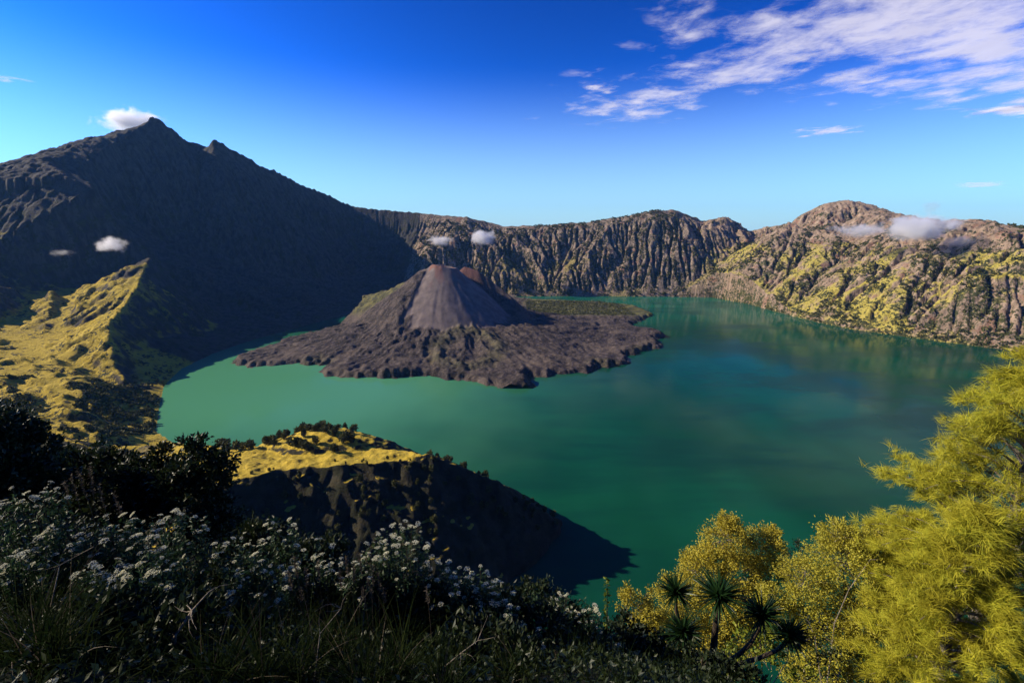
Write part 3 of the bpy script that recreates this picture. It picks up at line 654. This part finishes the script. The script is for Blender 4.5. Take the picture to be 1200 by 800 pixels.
# tall thin leafy stalk
st = thing('leafy_stalk', (*at(712, 730, 7)[:2], float(gz(1.75, 7))-.05), 'thin upright leafy stalk with a sunlit tip left of the small yellow shrub', 'plant')
a = Acc(); tp = px3(711, 676, 7) - np.array(st.location); a.tube(bez((0, 0, 0), tp*.5+np.array([.06, 0, 0]), tp, 8), np.linspace(.014, .004, 8), 5); a.build('stem', M_barkd, st, True)
a = Acc(); n_ = 90; q = U(.45, 1, n_); a.leaves(tp*q[:, None] + RNG.normal(size=(n_, 3))*.012, rdir(n_, .5), rdir(n_), U(.06, .11, n_), U(.03, .05, n_), fold=.1); o = a.build('leaves', M_broad, st); o['kind'] = 'stuff'
print('right', time.time()-T0)

# ---- shaded dark bushes on the left
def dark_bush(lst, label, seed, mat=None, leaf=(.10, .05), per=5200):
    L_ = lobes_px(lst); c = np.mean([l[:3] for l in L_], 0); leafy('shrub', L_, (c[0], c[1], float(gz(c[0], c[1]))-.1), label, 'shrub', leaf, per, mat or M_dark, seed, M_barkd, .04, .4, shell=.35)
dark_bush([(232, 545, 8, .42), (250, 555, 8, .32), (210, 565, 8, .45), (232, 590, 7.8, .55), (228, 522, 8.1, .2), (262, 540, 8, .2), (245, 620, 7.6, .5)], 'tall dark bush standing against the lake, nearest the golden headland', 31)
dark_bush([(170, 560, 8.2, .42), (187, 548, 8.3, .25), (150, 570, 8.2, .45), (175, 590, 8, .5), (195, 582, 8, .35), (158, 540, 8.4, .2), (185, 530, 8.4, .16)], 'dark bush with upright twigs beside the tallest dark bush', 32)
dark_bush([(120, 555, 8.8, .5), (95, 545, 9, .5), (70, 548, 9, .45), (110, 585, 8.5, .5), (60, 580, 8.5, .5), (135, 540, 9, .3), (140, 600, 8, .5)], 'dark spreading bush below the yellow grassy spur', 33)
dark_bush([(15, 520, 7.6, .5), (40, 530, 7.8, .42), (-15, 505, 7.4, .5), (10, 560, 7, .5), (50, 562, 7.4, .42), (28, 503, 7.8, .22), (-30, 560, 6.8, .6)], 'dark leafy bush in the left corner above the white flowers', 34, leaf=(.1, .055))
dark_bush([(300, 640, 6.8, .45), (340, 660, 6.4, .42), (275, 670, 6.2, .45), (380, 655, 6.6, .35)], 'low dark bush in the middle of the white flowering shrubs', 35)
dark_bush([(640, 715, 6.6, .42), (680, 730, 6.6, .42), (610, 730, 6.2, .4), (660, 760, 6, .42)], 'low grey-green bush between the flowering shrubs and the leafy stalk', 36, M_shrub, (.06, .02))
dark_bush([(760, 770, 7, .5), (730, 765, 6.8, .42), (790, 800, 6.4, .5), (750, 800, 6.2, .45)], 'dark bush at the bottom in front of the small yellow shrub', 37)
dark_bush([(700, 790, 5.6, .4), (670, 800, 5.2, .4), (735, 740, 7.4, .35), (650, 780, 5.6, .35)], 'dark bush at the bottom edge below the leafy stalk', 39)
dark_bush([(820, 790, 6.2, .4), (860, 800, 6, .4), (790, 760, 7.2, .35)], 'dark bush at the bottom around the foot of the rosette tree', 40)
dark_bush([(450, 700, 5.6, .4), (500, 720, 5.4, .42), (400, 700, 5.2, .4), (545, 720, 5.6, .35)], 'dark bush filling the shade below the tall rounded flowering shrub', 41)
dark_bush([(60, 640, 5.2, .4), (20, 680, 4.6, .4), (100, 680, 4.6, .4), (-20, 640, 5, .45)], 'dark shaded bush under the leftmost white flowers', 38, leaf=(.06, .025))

# ---- white flowering shrubs
FH = []
for v_ in range(4):
    a = Acc(); n_ = 46; th_ = U(0, 2*pi, n_); r_ = np.sqrt(U(0, 1, n_))*.055; P = np.stack([r_*np.cos(th_), r_*np.sin(th_), .03 - 5*r_*r_ + U(-.004, .004, n_)], 1)
    for j in range(3): a.leaves(P - .0, unit(np.stack([np.cos(th_*3+j*2.1), np.sin(th_*3+j*2.1), np.full(n_, .55)], 1)), np.tile([0, 0, 1.0], (n_, 1)) + RNG.normal(size=(n_, 3))*.2, U(.009, .014, n_), U(.008, .012, n_))
    for i in range(0, n_, 5): a.tube([(0, 0, -.06), P[i]*np.array([.6, .6, .2]), P[i]], [.0018, .0012, .001], 3, 1)
    o = a.build('flower_head', [M_flower, M_shrub], None, link=False); FH.append(o.data)
def flowering(px, py, Y, r, nf, label, seed, hh=None, spread=1.0):
    rng = np.random.default_rng(seed); c = px3(px, py, Y); g = float(gz(c[0], c[1])) - .05
    t = thing('flowering_shrub', (c[0], c[1], g), label, 'shrub', None); H = c[2] - g
    st_ = Acc(); fo = Acc(); ns = 16
    pts = []
    for i in range(nf):
        a_ = rng.uniform(0, 2*pi); q = math.sqrt(rng.uniform(0, 1))
        pts.append(np.array([r*q*cos(a_)*spread, r*q*sin(a_), H - .55*r*q*q + rng.uniform(-.22, .05)*(1 if i % 3 else 1.4)]))
    for p_ in pts:
        b_ = np.array([p_[0]*.25, p_[1]*.25, 0]); B = bez(b_, np.array([p_[0]*.7, p_[1]*.7, p_[2]*.5]), p_, 7); st_.tube(B, np.linspace(.007, .0025, 7), 4)
        k_ = 60; q = rng.uniform(.25, .97, k_); C = np.stack([np.interp(q, np.linspace(0, 1, 7), B[:, j]) for j in range(3)], 1) + rng.normal(size=(k_, 3))*.02
        D = unit(rng.normal(size=(k_, 3)) + np.array([0, 0, .3])); fo.leaves(C, D, rdir(k_, .5), rng.uniform(.05, .09, k_), rng.uniform(.018, .028, k_), fold=.1)
    st_.build('stems', M_barkd, t, True); o = fo.build('foliage', M_shrub, t); o['kind'] = 'stuff'
    for p_ in pts:
        f = bpy.data.objects.new('flower_head', FH[rng.integers(4)]); COL.objects.link(f); f.parent = t; f.location = p_ + np.array([0, 0, -.02])
        f.rotation_euler = (rng.normal()*.25, rng.normal()*.25, rng.uniform(0, 6)); s_ = rng.uniform(.36, .88); f.scale = (s_, s_, s_)
FL = [(22, 568, 4.6, .30, 16, 'white flowering shrub at the left edge, above the other flowers'), (125, 610, 4.6, .34, 26, 'flowering shrub with the densest white heads, left of centre below the dark bushes'),
      (55, 622, 4.4, .25, 12, 'sparse white flowering shrub between the left edge and the densest one'), (165, 650, 4.2, .30, 20, 'white flowering shrub just below the densest one'),
      (110, 660, 4.0, .26, 14, 'white flowering shrub lowest on the left side'), (200, 605, 5.2, .32, 16, 'white flowering shrub below the two upright dark bushes'),
      (270, 632, 5.0, .30, 14, 'scattered white flowering shrub in front of the headland cliff, left'), (325, 612, 5.6, .22, 8, 'thin white flowering shrub with one raised head below the headland cliff'),
      (365, 640, 5.4, .34, 18, 'white flowering shrub left of the tall rounded flowering shrub'), (300, 668, 4.8, .32, 16, 'dull white flowering shrub among dry seed stems'),
      (465, 622, 5.6, .42, 30, 'tall rounded flowering shrub whose white heads stand against the dark cliff'), (420, 655, 5.2, .26, 12, 'white flowering shrub under the left side of the tall rounded one'),
      (520, 660, 5.6, .34, 20, 'white flowering shrub on the right shoulder of the tall rounded one'), (563, 668, 5.8, .30, 18, 'white flowering shrub with one sunlit head against the dark water'),
      (575, 700, 5.4, .40, 30, 'broad grey-white flowering shrub at the bottom centre'), (610, 735, 5.2, .28, 12, 'small white flowering shrub below the broad one at bottom centre'),
      (658, 700, 6.2, .22, 8, 'single raised white flowering shrub right of the broad one'), (690, 712, 6.3, .22, 9, 'white flowering shrub just left of the leafy stalk'),
      (705, 745, 6.0, .26, 10, 'white flowering shrub below the leafy stalk'), (530, 745, 4.6, .26, 11, 'white flowering shrub low at the bottom, left of centre grass'),
      (720, 775, 5.4, .22, 8, 'white flowering shrub at the bottom right of the shaded plants'), (20, 645, 4.0, .2, 6, 'faint white flowering shrub in the dark left corner')]
for i, (px, py, Y, r, nf, lab) in enumerate(FL): flowering(px, py, Y, r*1.25, int(nf*1.9), lab, 300+i)
print('flowers', time.time()-T0)

# ---- grass, tufts, dry stems, bare branches
dark_bush([(560, 760, 4.8, .45), (600, 790, 4.4, .42), (530, 790, 4.2, .4), (640, 740, 5.6, .4), (590, 715, 5.9, .4)], 'dark bush under the broad flowering shrub at the bottom centre', 42)
dark_bush([(690, 760, 6.2, .42), (720, 800, 5.6, .42), (660, 725, 6.6, .35), (745, 770, 7, .4), (625, 700, 6.8, .3)], 'dark bush between the leafy stalk and the bottom centre flowers', 43)
dark_bush([(120, 740, 3.6, .38), (170, 780, 3.2, .36), (80, 780, 3.2, .38), (220, 750, 3.6, .36)], 'near black bush at the bottom left under the dense flowers', 44)
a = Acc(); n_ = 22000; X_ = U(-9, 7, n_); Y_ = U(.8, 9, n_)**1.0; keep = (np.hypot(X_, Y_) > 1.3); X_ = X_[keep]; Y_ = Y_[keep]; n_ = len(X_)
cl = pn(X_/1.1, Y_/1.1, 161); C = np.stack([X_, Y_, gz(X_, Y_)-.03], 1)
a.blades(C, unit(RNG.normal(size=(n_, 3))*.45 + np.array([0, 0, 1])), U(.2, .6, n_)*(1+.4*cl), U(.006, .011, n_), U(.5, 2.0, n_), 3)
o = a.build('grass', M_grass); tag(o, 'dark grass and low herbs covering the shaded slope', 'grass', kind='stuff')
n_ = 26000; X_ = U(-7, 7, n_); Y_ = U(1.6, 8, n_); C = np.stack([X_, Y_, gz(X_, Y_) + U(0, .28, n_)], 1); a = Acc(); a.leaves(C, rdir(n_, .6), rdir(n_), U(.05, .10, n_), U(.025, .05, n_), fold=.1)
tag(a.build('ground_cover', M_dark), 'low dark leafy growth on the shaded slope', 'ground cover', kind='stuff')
TU = [(300, 770, 2.9, .95, 'long arching green grass tuft at the bottom, left of centre'), (345, 745, 3.2, .9, 'tall upright grass tuft above the arching one'), (420, 775, 3.0, .85, 'yellow-green grass tuft at the bottom centre left'),
      (465, 760, 3.3, .8, 'grass tuft with long thin blades right of the yellow-green one'), (520, 790, 3.0, .7, 'low bright grass tuft at the bottom centre'), (250, 785, 2.8, .8, 'grass tuft in the dark between the branch and the arching tuft'),
      (25, 740, 3.0, 1.0, 'drooping olive grass tuft in the lower left corner'), (60, 790, 2.7, .8, 'grass tuft at the very bottom left'), (600, 785, 3.8, .6, 'thin grass tuft under the small flowering shrub'), (385, 720, 3.8, .7, 'grass tuft among the dry seed stems')]
for i, (px, py, Y, L, lab) in enumerate(TU):
    c = px3(px, py, Y); g = float(gz(c[0], c[1])); hgt = max(.3, c[2]-g); t = thing('grass_tuft', (c[0], c[1], g-.03), lab, 'grass tuft', 'grass tufts at the bottom of the picture')
    a = Acc(); n_ = 150; a.blades(RNG.normal(size=(n_, 3))*np.array([.07, .07, 0]), unit(RNG.normal(size=(n_, 3))*.38 + np.array([0, 0, 1])), U(.6, 1.15, n_)*max(L, hgt*1.1), U(.007, .013, n_), U(.7, 2.2, n_), 6); a.build('blades', M_grass, t)['kind'] = 'stuff'
    a = Acc(); n_ = 9; a.blades(RNG.normal(size=(n_, 3))*np.array([.07, .07, 0]), unit(RNG.normal(size=(n_, 3))*.4 + np.array([0, 0, 1])), U(.7, 1.2, n_)*L, .009, U(.5, 1.6, n_), 6); a.build('dry_blades', M_straw, t)['kind'] = 'stuff'
def seed_stem(px, py, Y, seed):
    rng = np.random.default_rng(seed); tip = px3(px, py, Y); g = float(gz(tip[0], tip[1])); t = thing('dry_seed_stem', (tip[0]+rng.normal()*.1, tip[1], g-.03), 'fluffy dry seed stem in the shaded growth between the flowering shrubs', 'plant', 'dry seed stems among the flowering shrubs')
    p = tip - np.array(t.location); a = Acc(); a.tube(bez((0, 0, 0), p*np.array([.2, .2, .6]), p, 7), np.linspace(.005, .002, 7), 4); a.build('stem', M_straw, t, True)
    a = Acc(); n_ = 110; q = rng.uniform(.80, 1.02, n_); C = p[None]*q[:, None]; a.leaves(C, unit(rng.normal(size=(n_, 3))*.7 + np.array([0, 0, .9])), rdir(n_), rng.uniform(.02, .05, n_), rng.uniform(.005, .010, n_)); a.build('seed_head', M_straw, t)['kind'] = 'stuff'
for i, (px, py) in enumerate([(92, 553), (105, 550), (84, 560), (116, 570), (76, 566), (134, 580), (345, 655), (358, 668), (338, 672), (372, 660), (405, 655), (414, 662), (421, 650), (398, 672), (437, 665), (444, 672), (432, 682), (450, 690), (425, 690), (352, 690), (500, 690), (650, 765), (655, 778), (640, 772), (735, 780), (715, 790)]):
    seed_stem(px, py, 5.2 if py < 600 else 4.4, 500+i)
def branch(pts, r, label, seed):
    rng = np.random.default_rng(seed); P = np.array([px3(*p) for p in pts]); P[0][2] = min(P[0][2], float(gz(P[0][0], P[0][1]))-.05); t = thing('bare_branch', P[0], label, 'branch'); a = Acc()
    a.tube(P-P[0], np.linspace(r, r*.35, len(P)), 6); a.build('main_stem', M_barkg, t, True)
    for i in range(5):
        q = rng.integers(1, len(P)); d = unit(rng.normal(size=3) + np.array([0, 0, .6]))*rng.uniform(.15, .35); a = Acc(); a.tube(bez(P[q]-P[0], P[q]-P[0]+d*.5+rng.normal(size=3)*.03, P[q]-P[0]+d, 4), [r*.35, r*.25, r*.15, r*.08], 4); a.build('twig', M_barkg, t, True)
branch([(205, 800, 3.2), (205, 745, 3.3), (225, 715, 3.4), (245, 693, 3.5)], .016, 'pale bare branch leaning right in the dark below the densest flowers', 61)
branch([(40, 700, 3.6), (70, 662, 3.8), (110, 640, 4.0)], .007, 'thin bare branch rising from the lower left corner', 62)
branch([(500, 790, 3.6), (540, 765, 3.7), (560, 750, 3.8)], .009, 'grey bare branch lying under the broad flowering shrub', 63)
branch([(360, 790, 3.0), (375, 742, 3.2), (400, 712, 3.4)], .006, 'forked dry branch rising out of the central grass tufts', 64)
branch([(985, 780, 10.8), (978, 730, 11), (995, 690, 11.1), (1020, 655, 11.2)], .02, 'pale forked bare branch sticking out of the rounded tree', 65)
print('grass', time.time()-T0)
# ------------------------------------------------------------------ trees on the headland and on the far slopes
def sample(Z, ox, oy, c, x, y):
    i = np.clip(((y-oy)/c), 0, Z.shape[0]-1.01); j = np.clip(((x-ox)/c), 0, Z.shape[1]-1.01); a = i.astype(int); b = j.astype(int); u_ = i-a; v_ = j-b
    return Z[a, b]*(1-u_)*(1-v_) + Z[a+1, b]*u_*(1-v_) + Z[a, b+1]*(1-u_)*v_ + Z[a+1, b+1]*u_*v_
M_ftree = leaf_mat('hill_tree_foliage', (.055, .070, .020), (.14, .13, .035), .15, .8, .05)
PROT = []
for v_ in range(5):
    a = Acc(); n_ = 250; Hh = 1.0; tall = v_ % 2
    P = rdir(n_); rr_ = U(.55, 1.05, n_)[:, None]; P = P*rr_*np.array([.36, .36, .44] if not tall else [.24, .24, .50]); P[:, 2] += .52; P[:, :2] *= (1 + .35*pn(P[:, 2]*5, P[:, 2]*0+v_, 3))[:, None]
    a.leaves(P, rdir(n_, .3), rdir(n_), U(.14, .26, n_), U(.10, .18, n_), fold=.2)
    c = a.build('crown', M_ftree, None, link=False).data
    b_ = Acc(); b_.tube([(0, 0, -.08), (.01, 0, .3), (0, .01, .6)], [.035, .025, .01], 5); tr_ = b_.build('trunk', M_barkd, None, link=False).data
    PROT.append((c, tr_))
def small_tree(x, y, z, s_, label, group, i):
    label = label.replace('tree', ('rounded tree', 'slender tree')[i % 5 % 2], 1) if 'tree' in label else label
    o = thing('hill_tree', (x, y, z), label, 'tree', group, i*1.7); o.scale = (s_*U(.85, 1.25), s_*U(.85, 1.25), s_)
    for nm, me in zip(('crown', 'trunk'), PROT[i % 5]):
        c = bpy.data.objects.new(nm, me); COL.objects.link(c); c.parent = o
        if nm == 'crown': c['kind'] = 'stuff'
cnt = 0
def scatter_px(poly, n, Z, ox, oy, cell, Yr, size, label, group, cond=None):
    """draw places in the world, keep those which lie in the given stretch of ground"""
    global cnt; made = 0; xs = U(-800, 250, 60000); ys = U(Yr[0], Yr[1], 60000); zs = sample(Z, ox, oy, cell, xs, ys)
    f = ys*CP - (zs-CAM_H)*SP; upc = (zs-CAM_H)*CP + ys*SP; PXx = 600 + FPX*xs/f; PYy = 400 - FPX*upc/f
    ok = inside(PXx, PYy, poly) & (zs > 4)
    if cond is not None: ok &= cond(xs, ys, zs)
    for q in np.flatnonzero(ok)[:n]:
        s_ = U(*size); small_tree(xs[q], ys[q], zs[q]-.3, s_, label, group, cnt); cnt += 1; made += 1
    return made
q = [scatter_px([(308, 500), (345, 498), (420, 505), (412, 532), (370, 528), (310, 524)], 62, nh, nx[0], ny[0], NC, (780, 930), (13, 20), 'dark tree in the grove on top of the headland', 'trees of the headland grove'),
     scatter_px([(250, 500), (300, 500), (300, 528), (250, 535)], 16, nh, nx[0], ny[0], NC, (760, 930), (13, 20), 'dark tree at the left end of the headland top', 'trees at the left end of the headland'),
     scatter_px([(495, 528), (540, 545), (600, 575), (660, 610), (640, 625), (560, 600), (490, 570)], 50, nh, nx[0], ny[0], NC, (700, 880), (9, 16), 'sunlit tree on the ridge going down from the headland to the lake', 'trees on the descending ridge'),
     scatter_px([(240, 560), (420, 556), (500, 560), (520, 640), (300, 650), (240, 620)], 46, nh, nx[0], ny[0], NC, (480, 760), (8, 15), 'tree clinging to the dark cliff face of the headland', 'trees on the headland cliff'),
     scatter_px([(240, 545), (500, 535), (500, 552), (240, 575)], 22, nh, nx[0], ny[0], NC, (600, 830), (4, 8), 'low bush on the golden grass of the headland', 'bushes on the headland grass')]
print('headland trees', q)
# trees of the left spur and shrub cover far away
gxa, gya = U(-2700, -1150, 40000), U(1180, 2700, 40000); gza = sample(h, x0, y0, CELL, gxa, gya); dn = pn(gxa/170, gya/170, 171) + .6*pn(gxa/50, gya/50, 172) + .5*smooth(160, 20, gza)
ok = np.flatnonzero((gza > 3) & (dn > .35))
near = ok[np.argsort(gya[ok])][:46]
near = np.concatenate([near, np.flatnonzero((gza > .5) & (gza < 60) & (gxa > -1560) & (gya < 1950) & (gya > 1330))[:56]])
for i in near: small_tree(gxa[i], gya[i], gza[i]-.5, U(9, 16), 'dark tree on the sunlit yellow spur by the lake, left', 'trees on the yellow spur', cnt); cnt += 1
def scrub(name, xs, ys, zs, smin, smax, label):
    n_ = len(xs); k_ = 9; s_ = U(smin, smax, n_); C = np.repeat(np.stack([xs, ys, zs+s_*.15], 1), k_, 0); S = np.repeat(s_, k_)[:, None]; D = rdir(n_*k_, .5)
    a = Acc(); a.leaves(C + D*S*.15, D, rdir(n_*k_), S[:, 0]*U(.55, .9, n_*k_), S[:, 0]*U(.5, .8, n_*k_), fold=.15); tag(a.build(name, M_ftree), label, 'shrubs', kind='stuff')
far = ok[np.argsort(gya[ok])][70:3600]
scrub('scrub', gxa[far], gya[far], gza[far], 7, 13, 'scrub and small trees dotting the yellow slopes left of the lake')
rx, ry = U(1500, 3700, 60000), U(2150, 4600, 60000); rz_ = sample(h, x0, y0, CELL, rx, ry); dn = pn(rx/200, ry/200, 173) + .7*pn(rx/60, ry/60, 174) + .8*smooth(110, 20, rz_)
ok = np.flatnonzero((rz_ > 2) & (dn > .25) & (rz_ < 650))[:6000]
scrub('scrub', rx[ok], ry[ok], rz_[ok], 8, 17, 'dark green scrub and trees covering the sunlit slopes right of the lake')
fx2, fy2 = U(-1000, 1700, 30000), U(4150, 5200, 30000); fz2 = sample(h, x0, y0, CELL, fx2, fy2); ok = np.flatnonzero((fz2 > 2) & (pn(fx2/120, fy2/120, 175) > -.05))[:7000]
scrub('scrub', fx2[ok], fy2[ok], fz2[ok], 9, 16, 'thin scrub clinging to the far crater wall')
ix2, iy2 = U(0, 900, 9000), U(3050, 3900, 9000); iz2 = sample(hi, ix[0], iy[0], IC, ix2, iy2); gv2 = sample(back, ix[0], iy[0], IC, ix2, iy2); ok = np.flatnonzero((iz2 > 2) & (gv2 > .4))[:2600]
scrub('scrub', ix2[ok], iy2[ok], iz2[ok], 5, 9, 'low green scrub on the flat tongue of land behind the cone')
print('scrub', time.time()-T0)
print('TRIS', sum(sum(len(p.vertices)-2 for p in m.polygons[:1])*len(m.polygons) for m in bpy.data.meshes))
# ------------------------------------------------------------------ clouds
def cloud_volume(px, py, Y, wpx, hpx, depth, dens, label, seed, tail=0.0, thr=.50, flat=0.0):
    c = at(px, py, Y); s = Y*1.03/FPX; rx, rz, ry = wpx/2*s, hpx/2*s, depth/2
    k = NT('cloud_vapour'); k.t.nodes.remove(k.b)
    tc = k.n('TexCoord').outputs['Object']
    n1 = k.noise(k.n('Mapping', {'Vector': tc, 'Location': (seed*3.1, seed*1.7, 0), 'Scale': (rx/rz*.55, 1, .8)}).outputs[0], 2.2, 6, .62, .3)
    r = k.n('VectorMath', {0: tc}, operation='LENGTH').outputs['Value']
    d = k.math('SUBTRACT', k.math('ADD', n1, k.math('MULTIPLY', k.math('SUBTRACT', 1.0, r), .62)), thr + .22)
    d = k.math('MULTIPLY', k.ramp(d, 0.0, .28), dens)
    v = k.n('VolumePrincipled', {'Color': (.97, .97, .98, 1), 'Density': d, 'Anisotropy': .3}); k.link(v.outputs[0], k.out.inputs['Volume'])
    k.m.cycles.volume_step_rate = .45
    an = np.linspace(0, 2*pi, 25)[:-1]; la = np.linspace(-pi/2, pi/2, 13); V = [(0, 0, -1), (0, 0, 1)]; F = []
    ring = [[(cos(t)*cos(a_), cos(t)*sin(a_), sin(t)) for a_ in an] for t in la[1:-1]]
    V = [v_ for r_ in ring for v_ in r_] + [(0, 0, -1), (0, 0, 1)]; m_ = 24
    F = [(i*m_+j, i*m_+(j+1) % m_, (i+1)*m_+(j+1) % m_, (i+1)*m_+j) for i in range(10) for j in range(m_)]
    me = bpy.data.meshes.new('cloud'); F += [(10*m_+j, 10*m_+(j+1) % m_, 11*m_+1) for j in range(m_)] + [((j+1) % m_, j, 11*m_) for j in range(m_)]
    me.from_pydata(V, [], F); me.materials.append(k.m); o = bpy.data.objects.new('cloud', me); COL.objects.link(o)
    o.location = c; o.scale = (rx, ry, rz); tag(o, label, 'cloud'); return o
cloud_volume(152, 143, 4700, 100, 36, 500, .020, 'small bright white cloud sitting behind the highest peak', 1)
cloud_volume(130, 287, 2650, 50, 28, 180, .030, 'small white cloud hanging before the dark mountain flank above the yellow spur', 2)
cloud_volume(72, 296, 2600, 36, 12, 120, .006, 'faint thin cloud to the left of the small cloud above the yellow spur', 7)
cloud_volume(516, 282, 4400, 46, 18, 200, .026, 'flat white cloud wisp above the cone, the left one of two', 3)
cloud_volume(566, 279, 4350, 42, 28, 220, .04, 'small round white cloud just right above the cone', 4)
cloud_volume(1078, 267, 3050, 110, 44, 500, .026, 'largest low cloud lying on the right crater rim', 5)
cloud_volume(1010, 270, 3300, 110, 24, 300, .013, 'thin trailing cloud left of the largest low cloud, before the domed peak', 6)
cloud_volume(1130, 283, 3000, 90, 24, 300, .006, 'thin mist under the right side of the largest low cloud', 9)
cloud_volume(1092, 243, 3200, 34, 26, 150, .004, 'dim curl of vapour rising above the largest low cloud', 8)

def cloud_sheet(name, poly, alt, label, edge, cell, seed, dens=1.0, scale=1.0, cat='cloud'):
    def onp(px, py):
        a_, f_, u_ = ray(px, py); t = alt/u_; return (a_*t, f_*t)
    P = [onp(*p) for p in poly]; xs = [p[0] for p in P]; ys = [p[1] for p in P]; m_ = edge*1.2
    X_, Y_ = np.meshgrid(np.arange(min(xs)-m_, max(xs)+m_, cell), np.arange(min(ys)-m_, max(ys)+m_, cell))
    d, _, _, _ = poly_dist(X_, Y_, P, True); d = np.where(inside(X_, Y_, P), d, -d); cov = np.clip(.5 + d/edge*.5, 0, 1)
    Z_ = CAM_H + alt + 12*fbm(X_/900, Y_/900, 3, seed)
    k = NT('cloud_layer'); p = k.pos((1, .9, 1)); tc = p
    n1 = k.noise(tc, 1/(2600*scale), 3, .6); n2 = k.noise(tc, 1/(520*scale), 7, .64, .25)
    s_ = k.math('ADD', k.math('MULTIPLY', n1, .55), k.math('MULTIPLY', n2, 1.0)); vo = k.n('TexVoronoi', {'Vector': k.n('VectorMath', {0: p, 1: k.n('VectorMath', {0: k.n('TexNoise', {'Vector': p, 'Scale': 1/(500*scale), 'Detail': 3.0}).outputs['Color'], 1: (500*scale, 500*scale, 0)}, operation='MULTIPLY').outputs[0]}).outputs[0], 'Scale': 1/(640*scale)}, feature='SMOOTH_F1').outputs['Distance']
    s_ = k.math('ADD', s_, k.math('MULTIPLY', k.math('SUBTRACT', .42, vo), .55)); s_ = k.math('ADD', s_, k.math('MULTIPLY', k.attr('cover'), .62))
    al = k.math('MULTIPLY', k.ramp(s_, .93, 1.45), dens)
    df = k.n('BsdfDiffuse', {'Color': (.85, .87, .92, 1)}); tl = k.n('BsdfTranslucent', {'Color': (.92, .93, .97, 1)}); mm = k.n('MixShader', {0: .75, 1: df.outputs[0], 2: tl.outputs[0]})
    tp_ = k.n('BsdfTransparent'); al = k.math('MULTIPLY', al, k.ramp(k.attr('cover'), .0, .15)); mf = k.n('MixShader', {0: al, 1: tp_.outputs[0], 2: mm.outputs[0]}); k.link(mf.outputs[0], k.out.inputs[0])
    o = grid_mesh(name, X_, Y_, Z_, cov > 0, k.m, attrs={'cover': cov}); tag(o, label, cat); return o
cloud_sheet('cloud_bank', [(688, 132), (760, 96), (820, 62), (860, 28), (930, -10), (1000, -60), (1330, -90), (1330, 95), (1200, 112), (1100, 104), (1010, 92), (960, 84), (900, 92), (840, 104), (780, 124), (735, 134)], 2600, 'broad broken bank of white cloud filling the upper right sky', 1900, 120, 201, .80, cat='cloud bank')
cloud_sheet('cloud', [(938, 152), (1002, 148), (1000, 155), (945, 160)], 2300, 'thin flat white cloud below the middle of the cloud bank', 420, 60, 207, .8, .5)
cloud_sheet('cloud', [(1130, 127), (1230, 120), (1230, 134), (1135, 136)], 2300, 'white cloud strip under the right end of the cloud bank', 420, 60, 209, .9, .6)
cloud_sheet('cloud', [(1126, 214), (1173, 213), (1172, 218), (1128, 220)], 2300, 'small pale cloud low in the sky above the right rim', 500, 80, 211, .5, .5)
cloud_sheet('cloud', [(6, 90), (26, 91), (25, 95), (8, 95)], 2300, 'tiny white cloud at the left edge of the sky', 260, 50, 213, .9, .4)
cloud_sheet('cloud', [(692, 101), (712, 104), (715, 109), (698, 107)], 2300, 'tiny cloud puff left of the cloud bank', 260, 50, 215, .8, .4)
print('clouds', time.time()-T0)

# ------------------------------------------------------------------ the air
HZ = True
if HZ:
    k = NT('air'); k.t.nodes.remove(k.b); v = k.n('VolumePrincipled', {'Color': (.18, .46, 1.0, 1), 'Density': 1.0e-5, 'Anisotropy': .2}); k.link(v.outputs[0], k.out.inputs['Volume'])
    B = 25500.0; zb, zt = -440.0, 1700.0
    V = [(x_*B, y_*B, z_) for z_ in (zb, zt) for x_, y_ in ((-1, -1), (1, -1), (1, 1), (-1, 1))]
    o = np_mesh('haze', V, [(0, 3, 2, 1), (4, 5, 6, 7), (0, 1, 5, 4), (1, 2, 6, 5), (2, 3, 7, 6), (3, 0, 4, 7)], k.m); tag(o, kind='stuff')
